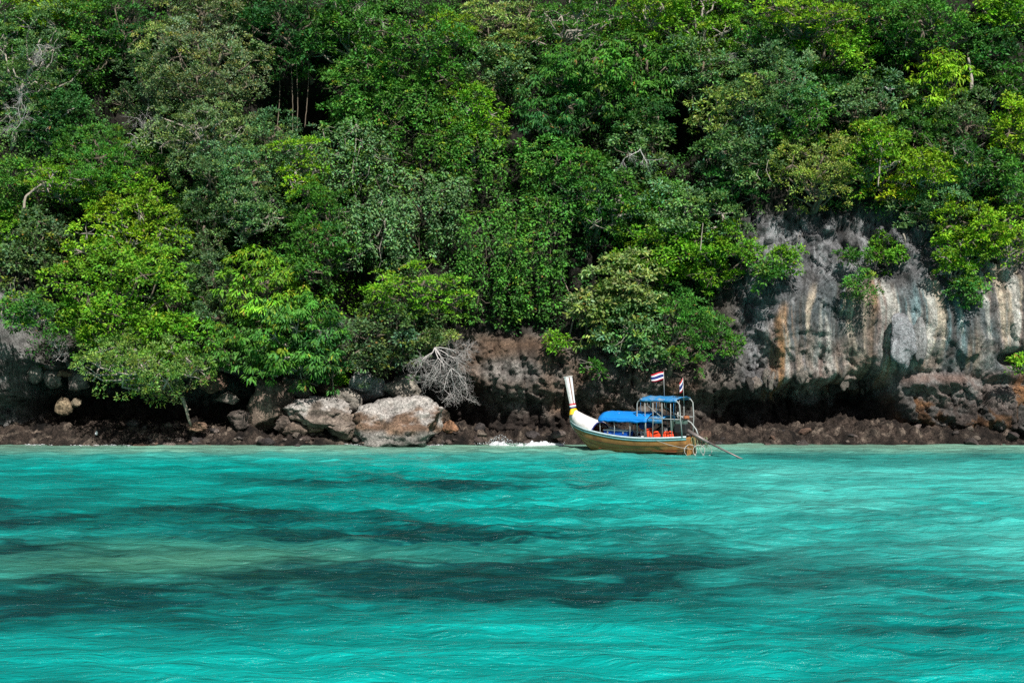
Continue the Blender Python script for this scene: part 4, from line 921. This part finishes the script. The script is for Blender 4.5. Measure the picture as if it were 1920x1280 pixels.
BX, BY = 7.85, 62.35; BROT = math.atan2(2.9, -4.2)
BL = 6.15
boat = empty('long_tail_boat', (BX, BY, 0), BROT); boat.rotation_euler = (-0.045, 0, BROT)
tag(boat, 'wooden long tail boat with blue awning and tall white prow moored off the rocks', 'boat')
hb = lambda s: tab(s, [(0, .40), (.05, .50), (.15, .66), (.3, .80), (.5, .86), (.68, .80), (.8, .72), (.9, .55), (.97, .30), (1.0, .10)])
sh = lambda s: tab(s, [(0, .80), (.15, .74), (.35, .70), (.5, .73), (.65, .82), (.8, .96), (.9, 1.10), (1.0, 1.30)])
kl = lambda s: tab(s, [(0, -.18), (.1, -.26), (.6, -.28), (.75, -.20), (.84, .04), (.9, .38), (.95, .74), (1.0, 1.12)])
ss = np.concatenate([np.linspace(0, .8, 28), np.linspace(.82, 1.0, 16)])
def smooth_tab(f):
    y = np.array([f(s) for s in ss]); 
    for _ in range(3): y[1:-1] = (y[:-2] + 2 * y[1:-1] + y[2:]) / 4
    return y
HB, SHR, KL = smooth_tab(hb), smooth_tab(sh), smooth_tab(kl)
hbf = lambda s: np.interp(s, ss, HB); shf = lambda s: np.interp(s, ss, SHR)
NT_ = 11
def section(i, inset=0.0):
    t = np.linspace(0, 1, NT_); w = np.cos(t * math.pi / 2) ** 0.55; w[-1] = 0
    zz = SHR[i] + (KL[i] - SHR[i]) * t ** 0.92
    y = np.maximum(HB[i] - inset, 0.012) * w; zz = zz + inset * t * 1.2
    x = np.full(NT_, ss[i] * BL)
    return np.concatenate([np.stack([x, y, zz], 1), np.stack([x, -y, zz], 1)[::-1][1:]])
def loft(inset, i0=0, i1=None):
    i1 = i1 or len(ss); n = 2 * NT_ - 1; V = np.concatenate([section(i, inset) for i in range(i0, i1)]); F = []
    for i in range(i1 - i0 - 1):
        for j in range(n - 1): F.append((i * n + j, i * n + j + 1, (i + 1) * n + j + 1, (i + 1) * n + j))
    F.append(tuple(range(n))[::-1]); return V, F
V, F = loft(0.0); hull = add('hull', pymesh('hull', V, F), [HULLP, HULL2], boat, True)
V, F = loft(0.045, 1, len(ss) - 4); ins = add('hull_lining', pymesh('hull_lining', V, [q[::-1] for q in F]), INSIDE, boat, True)
# dark anti-foul belt toward the stern bottom: faces below the belt line take the second paint
for p in hull.data.polygons:
    c_ = p.center
    if c_.z < 0.16 - 0.035 * c_.x: p.material_index = 1
# transom board
V, F = box((-0.02, 0, 0.36), (0.05, 0.78, 0.80)); bevel(add('transom', pymesh('transom', V, F), HULLP, boat), .01)
for s in (1, -1):
    pts = [(q * BL, s * (hbf(q) + 0.015), shf(q) + 0.02) for q in np.linspace(0, 0.995, 40)]
    add('gunwale', pymesh('gunwale', *tube(pts, 0.042, 8)), RAIL, boat, True)
    pts = [(q * BL, s * (hbf(q) * 0.985 + 0.012), shf(q) - 0.085) for q in np.linspace(0, 0.985, 40)]
    add('rubbing_strake', pymesh('rubbing_strake', *tube(pts, 0.032, 6)), TEAL, boat, True)
# plank seams: thin laps on the hull side
for k_, tt_ in enumerate((3, 5, 7)):
    for s in (0, 1):
        pts = [section(i)[tt_ if s == 0 else 2 * NT_ - 2 - tt_] * np.array((1, 1.012, 1)) for i in range(0, len(ss) - 2, 2)]
        add('plank_seam', pymesh('plank_seam', *tube(pts, 0.009, 4)), HULL2, boat, True)
# floor boards
for j in range(5):
    V, F = box((2.4, -0.5 + j * 0.25, 0.16), (3.9, 0.235, 0.03)); add('floor_board', pymesh('floor_board', V, F), WHITE if j < 4 else INSIDE, boat)
# raised foredeck
q = np.linspace(0.755, 0.985, 9); V = []; 
for i, s in enumerate(q):
    rise = 0.32 + 0.20 * ((s - 0.755) / 0.23) ** 1.6
    for t in np.linspace(-1, 1, 7): V.append((s * BL, t * (hbf(s) + 0.01), shf(s) + 0.035 + rise * (1 - abs(t) ** 2.2)))
F = [(i * 7 + j, i * 7 + j + 1, (i + 1) * 7 + j + 1, (i + 1) * 7 + j) for i in range(8) for j in range(6)]
fd = add('foredeck', pymesh('foredeck', V, F), WHITE, boat, True); m_ = fd.modifiers.new('thick', 'SOLIDIFY'); m_.thickness = 0.04
pts = [(0.755 * BL - 0.01, t * (hbf(.755) + 0.0), shf(.755) + 0.02 + 0.32 * (1 - abs(t) ** 2.2)) for t in np.linspace(-1, 1, 9)]
add('coaming', pymesh('coaming', *tube(pts, 0.03, 6)), NAVY, boat, True)
# stem and prow board
stemp = [(0.955 * BL, 0, .75), (0.985 * BL, 0, 1.0), (1.0 * BL, 0, 1.22), (1.0 * BL, 0, 1.48), (0.985 * BL, 0, 1.72)]
add('stem_post', pymesh('stem_post', *tube(stemp, [.05, .07, .085, .10, .10], 8)), WHITE, boat, True)
prow = empty('prow', (0.98 * BL, 0, 1.70)); prow.parent = boat; prow.rotation_euler = (0, 0.16, 0)
def pboard(z0, z1, w0, w1, d, x=0):
    V = []
    for zz, w in ((z0, w0), (z1, w1)):
        for i, j in ((-1, -1), (1, -1), (1, 1), (-1, 1)): V.append((x + i * d / 2, j * w / 2, zz))
    return V, box((0, 0, 0), (1, 1, 1))[1]
prow_obj = add('prow_board', pymesh('prow_board', *pboard(0.0, 1.62, .28, .54, .10)), WHITE, boat); prow_obj.location = prow.location; prow_obj.rotation_euler = prow.rotation_euler
bpy.data.objects.remove(prow); bevel(prow_obj, .012)
def onprow(nm, g, m):
    o = add(nm, pymesh(nm, *g), m, prow_obj); return o
onprow('centre_strip', pboard(0.34, 1.60, .035, .06, .012, -.056), INSIDE)
onprow('top_cap', cat([box((0, 0, 1.63), (.13, .57, .035))]), WHITE)
for s in (-1, 1):
    V = [(-.056 + a * .008, s * (y0), z0) for z0, y0 in ((0.36, .05), (1.55, .09), (1.55, .245), (0.36, .14)) for a in (-1,)]
    onprow('white_panel', (V, [(0, 1, 2, 3)] if s > 0 else [(3, 2, 1, 0)]), WCL)
def ring(z0, z1, a0, b0, a1, b1, n=18, wob=0):
    V = []
    for zz, a, b in ((z0, a0, b0), ((z0 + z1) / 2, (a0 + a1) / 2 + .008, (b0 + b1) / 2 + .008), (z1, a1, b1)):
        for i in range(n): th = i * 2 * math.pi / n; V.append((a * math.cos(th) * (1 + wob * math.sin(5 * th)), b * math.sin(th), zz))
    return V, [(i * n + j, i * n + (j + 1) % n, (i + 1) * n + (j + 1) % n, (i + 1) * n + j) for i in range(2) for j in range(n)]
onprow('yellow_wrap', ring(-.12, .16, .20, .30, .10, .17, wob=.05), YEL)
onprow('navy_ribbon', ring(.16, .22, .12, .20, .12, .205), NAVY)
onprow('white_ribbon', ring(.22, .30, .12, .205, .12, .21), WCL)
onprow('red_ribbon', ring(.30, .37, .12, .21, .12, .215), RED)
# awning over the middle
def canvas(x0, x1, hw, z0, crown, valance, nx=10, ny=13, slope=0.0):
    V = []; r = np.random.default_rng(2)
    for i in range(nx):
        x = x0 + (x1 - x0) * i / (nx - 1); sag = -0.012 * abs(math.sin(i / (nx - 1) * math.pi * 3)) + slope * i / (nx - 1)
        for j in range(ny):
            t = j / (ny - 1) * 2 - 1
            if j in (0, ny - 1): V.append((x + r.normal() * .01, math.copysign(hw + .015, t), z0 + sag - valance + r.normal() * .012))
            else:
                tt = (j - 1) / (ny - 3) * 2 - 1; V.append((x, tt * hw, z0 + crown * (1 - abs(tt) ** 2.4) + sag + r.normal() * .014))
    F = [(i * ny + j, i * ny + j + 1, (i + 1) * ny + j + 1, (i + 1) * ny + j) for i in range(nx - 1) for j in range(ny - 1)]
    return V, F
aw = add('awning', pymesh('awning', *canvas(1.70, 4.20, .86, 1.55, .26, .12, 15, 15, -.03)), BLUE, boat, True); m_ = aw.modifiers.new('e', 'EDGE_SPLIT'); m_.split_angle = math.radians(38); m_ = aw.modifiers.new('t', 'SOLIDIFY'); m_.thickness = .008
for x in (1.8, 2.6, 3.4, 4.15):
    pts = [(x, math.copysign(.82, t) if abs(t) > .999 else t * .82, 1.525 + .245 * (1 - abs(t) ** 2.4)) for t in np.linspace(-1, 1, 11)]
    add('awning_hoop', pymesh('awning_hoop', *tube(pts, .016, 6)), PIPE, aw, True)
    for s in (-1, 1): add('awning_post', pymesh('awning_post', *tube([(x, s * .78, 1.50), (x, s * .775, 1.1), (x, s * (hbf(x / BL) - .02), shf(x / BL))], .018, 6)), PIPE, aw, True)
# stern roof on bent pipes
rx0, rx1, rh, rw = .18, 2.30, 2.42, .62
for s in (-1, 1):
    pts = [(rx1 + .02, s * rw, .78), (rx1 + .02, s * rw, 1.6), (rx1, s * rw, 2.2), (rx1 - .05, s * rw, 2.33), (rx1 - .16, s * rw, 2.40), (rx1 - .5, s * rw, rh), (1.2, s * rw, rh + .02), (rx0 + .35, s * rw, rh), (rx0 + .10, s * rw, 2.37), (rx0, s * rw, 2.24), (rx0 - .03, s * rw, 1.6), (rx0 - .03, s * rw * .8, .80)]
    add('roof_pipe', pymesh('roof_pipe', *tube(pts, .026, 8)), PIPE, boat, True)
    for x in (.62, 1.05, 1.5, 1.9):
        add('roof_post', pymesh('roof_post', *tube([(x, s * rw, rh), (x + .01, s * rw, 1.6), (x, s * (hbf(x / BL) - .03), shf(x / BL))], .016, 6)), PIPE, boat, True)
for x in (rx0 + .25, .95, 1.6, rx1 - .2):
    add('roof_cross_bar', pymesh('roof_cross_bar', *tube([(x, -rw - .04, rh + .025), (x, 0, rh + .06), (x, rw + .04, rh + .025)], .018, 6)), PIPE, boat, True)
rf = add('stern_roof', pymesh('stern_roof', *canvas(rx0 + .12, rx1 - .15, rw + .02, rh + .03, .06, .10, 12, 11)), FADED, boat, True); m_ = rf.modifiers.new('t', 'SOLIDIFY'); m_.thickness = .01
for s in (-1, 1):
    add('diagonal_brace', pymesh('diagonal_brace', *tube([(1.75, s * rw, 2.15), (1.0, s * rw, 1.62)], .014, 6)), PIPE, boat, True)
    add('side_rail', pymesh('side_rail', *tube([(rx1, s * rw, 1.66), (1.2, s * rw, 1.60), (rx0, s * rw, 1.60)], .018, 6)), PIPE, boat, True)
tl = add('folded_tarp', pymesh('folded_tarp', *canvas(1.05, 2.15, .60, 1.56, .10, .16, 10, 11, .02)), FADED, boat, True); m_ = tl.modifiers.new('t', 'SOLIDIFY'); m_.thickness = .02
for j, (x, y, l) in enumerate([(.45, .63, .9), (.9, .63, .35), (1.3, .64, .7), (1.75, .63, .3), (2.1, .63, .6), (.25, .5, .55)]):
    add('hanging_cord', pymesh('hanging_cord', *tube([(x, y, 2.42), (x + .02, y + .01, 2.42 - l * .5), (x - .01, y, 2.42 - l)], [.008, .007, .012], 5)), ROPE if j % 2 else FADED, boat, True)
# flags on poles
def flag(x, y, z0, hgt, w, h, yaw, roll, seed, name='flag_pole'):
    pole = add('flag_pole', pymesh('flag_pole', *tube([(x, y, z0), (x + .02, y, z0 + hgt)], .012, 6)), ROPE, boat, True)
    r = np.random.default_rng(seed); nu, rows = 14, [0, 1 / 6, 2 / 6, 4 / 6, 5 / 6, 1]; V = []; F = []
    for i in range(nu):
        t = i / (nu - 1)
        for q_ in rows:
            wv = .05 * math.sin(t * 7 + seed) * t
            V.append((x + .02 + t * w * math.cos(yaw) - wv * math.sin(yaw), y + t * w * math.sin(yaw) + wv * math.cos(yaw), z0 + hgt - q_ * h - t * roll + .02 * math.sin(t * 5 + q_ * 2)))
    me = bpy.data.meshes.new('flag'); n = len(rows); mi = []
    for i in range(nu - 1):
        for j in range(n - 1): F.append((i * n + j, i * n + j + 1, (i + 1) * n + j + 1, (i + 1) * n + j)); mi.append((0, 1, 2, 1, 0)[j])
    me.from_pydata(V, [], F)
    o = add('flag', me, [RED, WCL, NAVY], pole, True); me.polygons.foreach_set('material_index', mi); me.update()
    m_ = o.modifiers.new('t', 'SOLIDIFY'); m_.thickness = .004
    return o
flag(1.42, -.30, 2.42, 1.18, .56, .36, math.radians(180) - BROT, .10, 3)['label'] = 'red white and blue striped flag flying out to the left'
flag(.14, .30, 2.30, 1.10, .16, .50, math.radians(205) - BROT, .22, 5)['label'] = 'red white and blue striped flag hanging limp at the stern'
add('mast', pymesh('mast', *tube([(.75, .1, 2.4), (.75, .1, 2.85)], .012, 6)), BLACK, boat)
# seats, side panel
for x in (2.75, 3.45, 4.15):
    V, F = box((x, 0, .50), (.30, 1.36, .04)); bevel(add('bench', pymesh('bench', V, F), WHITE, boat), .008)
    for s in (-1, 1): V, F = box((x, s * .5, .33), (.05, .06, .30)); add('bench_leg', pymesh('bench_leg', V, F), WHITE, boat)
for j in range(4):
    V, F = box((2.95 + .3 * j, -.30, .62), (.05, .05, .42)); add('seat_slat', pymesh('seat_slat', V, F), WHITE, boat)
V, F = box((3.35, -.30, .84), (1.25, .05, .07)); add('seat_back_rail', pymesh('seat_back_rail', V, F), WHITE, boat)
# engine and long tail
eng = empty('engine', (.30, .0, .92)); eng.parent = boat; eng.scale = (1.06, 1.3, 1.22)
def epart(nm, g, m, b=0.0, sm=False):
    o = add(nm, pymesh(nm, *g), m, eng, sm)
    if b: bevel(o, b)
    return o
epart('engine_block', box((.10, 0, .18), (.62, .36, .34), .86), BLACK, .03)
epart('cylinder_head', box((.12, 0, .42), (.48, .24, .16), .85), GREEN, .02)
for j in range(4): epart('cooling_rib', box((-.08 + .13 * j, 0, .51), (.06, .26, .05)), BLACK, .008)
epart('air_filter', tube([(.02, -.20, .44), (.02, -.20, .50), (.02, -.20, .60), (.02, -.20, .62)], [.05, .12, .12, .06], 16), RUSTM, 0, True)
epart('exhaust_pipe', tube([(.30, -.15, .35), (.42, -.20, .42), (.45, -.22, .60), (.42, -.22, .74)], .03, 8), PIPE, 0, True)
epart('radiator', box((.48, 0, .26), (.10, .40, .42)), GREEN, .015)
epart('hose', tube([(.44, -.18, .42), (.36, -.28, .30), (.42, -.30, .12), (.30, -.26, .02)], .025, 8), WHITE, 0, True)
epart('pivot_post', tube([(-.02, 0, -.30), (-.02, 0, .05)], .05, 8), STEEL, 0, True)
epart('engine_mount', box((.08, 0, -.02), (.70, .26, .06)), STEEL, .01)
epart('tail_shaft_housing', tube([(-.15, 0, .10), (-.55, 0, -.06), (-1.1, -.0, -.28)], [.085, .07, .05], 10), STEEL, 0, True)
epart('tail_shaft', tube([(-1.0, 0, -.24), (-1.9, .02, -.56), (-2.75, .05, -.84)], [.042, .034, .03], 8), STEEL, 0, True)
epart('steering_handle', tube([(.55, -.12, .70), (.20, -.14, .58), (-.25, -.12, .38), (-.50, -.08, .15), (-.62, -.03, -.06)], .026, 8), PIPE, 0, True)
hubo = epart('propeller', tube([(-2.72, .05, -.83), (-2.86, .052, -.88)], [.045, .02], 8), STEEL, 0, True)
for a in (0, math.pi):
    ca, sa = math.cos(a), math.sin(a); V = [(-2.76, .05 + .03 * ca, -.85 + .03 * sa), (-2.74, .05 + .16 * ca - .04 * sa, -.85 + .16 * sa + .04 * ca), (-2.79, .05 + .17 * ca + .04 * sa, -.85 + .17 * sa - .04 * ca)]
    add('blade', pymesh('blade', V, [(0, 1, 2)]), STEEL, hubo)
# mooring line from stern and hull rub line
add('mooring_line', pymesh('mooring_line', *tube([(1.25, .84, .66), (.7, .70, .48), (.2, .52, .36), (-.25, .36, .30)], .010, 5)), ROPE, boat, True)

# things carried in or hung on the boat
def inboat(p): return (boat.matrix_world @ Vector(p)) if False else Vector((BX + p[0] * math.cos(BROT) - p[1] * math.sin(BROT), BY + p[0] * math.sin(BROT) + p[1] * math.cos(BROT), p[2]))
cr = empty('storage_box', inboat((3.45, .40, .42)), BROT)
V, F = box((0, 0, .26), (1.25, .50, .52)); bevel(add('box_body', pymesh('box_body', V, F), BLUEP, cr), .015)
V, F = box((0, 0, .545), (1.29, .54, .05)); bevel(add('lid', pymesh('lid', V, F), WHITE, cr), .012)
for x in (-.4, .4): V, F = box((x, .265, .46), (.06, .02, .10)); add('latch', pymesh('latch', V, F), PIPE, cr)
tag(cr, 'blue storage box with white lid inside the boat under the awning', 'box')
def vest(p, rot, label, sc=0.82):
    root = empty('life_vest', inboat(p), BROT + rot[2]); root.rotation_euler = (rot[0], rot[1], BROT + rot[2]); root.scale = (sc, sc, sc)
    for s in (-1, 1): V, F = box((s * .10, 0, .17), (.17, .09, .34), .9); bevel(add('front_panel', pymesh('front_panel', V, F), ORANGE, root), .03, 3)
    V, F = box((0, .11, .17), (.38, .07, .34), .92); bevel(add('back_panel', pymesh('back_panel', V, F), ORANGE, root), .03, 3)
    add('collar', pymesh('collar', *tube([(-.12, -.02, .32), (-.13, .10, .42), (0, .15, .46), (.13, .10, .42), (.12, -.02, .32)], .05, 8)), ORANGE, root, True)
    V, F = box((0, 0, .12), (.40, .235, .035)); add('strap', pymesh('strap', V, F), BLACK, root)
    return tag(root, label, 'life vest')
vest((1.85, .38, .72), (.1, .1, .9), 'orange life vest hanging nearest the awning at the boat stern')
vest((1.60, .50, .50), (.2, -.3, .3), 'orange life vest low behind the gunwale, below the hanging one')
vest((1.35, .45, .62), (.0, .4, .2), 'orange life vest tipped over in the middle of the vest row')
vest((1.02, .42, .60), (.3, -.2, 1.3), 'orange life vest fourth along from the awning')
vest((.78, .36, .62), (.1, .2, .5), 'orange life vest nearest the engine')
def coil(p, R, label, seed, mat=ROPE, tilt=(1.3, .2, .3), turns=2):
    r = np.random.default_rng(seed); t = np.linspace(0, turns * 2 * math.pi, 26 * turns)
    pts = np.stack([R * np.cos(t) * (1 + .05 * r.normal()), R * np.sin(t), .03 * t / 6.28], 1) + .006 * r.normal(size=(len(t), 3))
    o = add('rope_coil', pymesh('rope_coil', *tube(pts, .012, 6)), mat, None, True); o.location = inboat(p); o.rotation_euler = tilt; return tag(o, label, 'rope')
coil((-.12, .30, .20), .27, 'white rope loop hanging at the stern nearest the hull', 1, tilt=(1.45, .2, .2))
coil((-.45, .12, .20), .25, 'white rope loop hanging in the middle at the stern', 2, tilt=(1.5, .0, -.1))
coil((-.72, -.05, .22), .24, 'white rope loop hanging farthest right at the stern', 3, tilt=(1.5, .1, .3), turns=1)
g = []
r = np.random.default_rng(6)
for j in range(12): g.append(limb(r, np.array((-.15 - .05 * j, .15 - .03 * j, .78 + .02 * r.normal())), np.array((-.20 - .05 * j + .05 * r.normal(), .14 - .03 * j, .25 + .1 * r.random())), .012, .010, 6, .06, 4))
V, F = cat(g); o = add('rope_bundle', pymesh('rope_bundle', V, F), GREENROPE, None, True); o.location = inboat((0, 0, 0)); o.rotation_euler = (0, 0, BROT)
tag(o, 'bundle of green and grey ropes hanging under the long tail shaft', 'rope')
b = empty('water_drum', inboat((2.35, .30, .18)), BROT)
n = 20; add('drum_body', pymesh('drum_body', *tube([(0, 0, 0), (0, 0, .02), (0, 0, .25), (0, 0, .5), (0, 0, .52)], [.19, .21, .215, .21, .19], n)), BLUEP, b, True)
add('drum_lid', pymesh('drum_lid', *tube([(0, 0, .52), (0, 0, .56)], [.20, .19], n)), WHITE, b, True)
tag(b, 'blue drum with pale lid beside the life vests in the boat', 'drum')
b = empty('white_crate', inboat((2.28, -.05, .50)), BROT)
for j in range(4): V, F = box((0, 0, .06 + .11 * j), (.36, .30, .075), 1.02); bevel(add('crate_band', pymesh('crate_band', V, F), WHITE, b), .01)
for i in (-1, 1):
    for j in (-1, 1): V, F = box((i * .165, j * .135, .22), (.05, .05, .46)); add('corner_post', pymesh('corner_post', V, F), WHITE, b)
tag(b, 'white slatted crate under the rear end of the awning', 'crate')
V, F = rock_geo(900, 3, 3, 0.25); o = add('canvas_bundle', npmesh('canvas_bundle', V * np.array((.34, .26, .20)), F), paint('dark_blue_canvas', (0.012, 0.05, 0.22), 0.7, 0.2, 5), None, True)
o.location = inboat((2.15, .10, 1.22)); o.rotation_euler = (0, .2, BROT); tag(o, 'dark blue canvas bundle slung under the rear of the awning', 'canvas')
b = empty('fuel_can', inboat((.95, .05, .62)), BROT)
V, F = box((0, 0, .17), (.34, .24, .34)); bevel(add('can_body', pymesh('can_body', V, F), BLACK, b), .03, 3)
add('can_handle', pymesh('can_handle', *tube([(-.10, 0, .33), (-.09, 0, .40), (.06, 0, .40), (.08, 0, .33)], .018, 6)), BLACK, b, True)
add('can_cap', pymesh('can_cap', *tube([(.13, 0, .33), (.13, 0, .39)], .03, 10)), RED, b, True)
tag(b, 'black fuel can beside the engine in the boat stern', 'can')
V, F = rock_geo(901, 3, 4, 0.2); o = add('tarp_heap', npmesh('tarp_heap', V * np.array((.55, .34, .34)), F), BLACK, None, True); o.location = inboat((1.2, -.08, .86)); tag(o, 'black tarpaulin heap behind the orange life vests', 'tarpaulin')
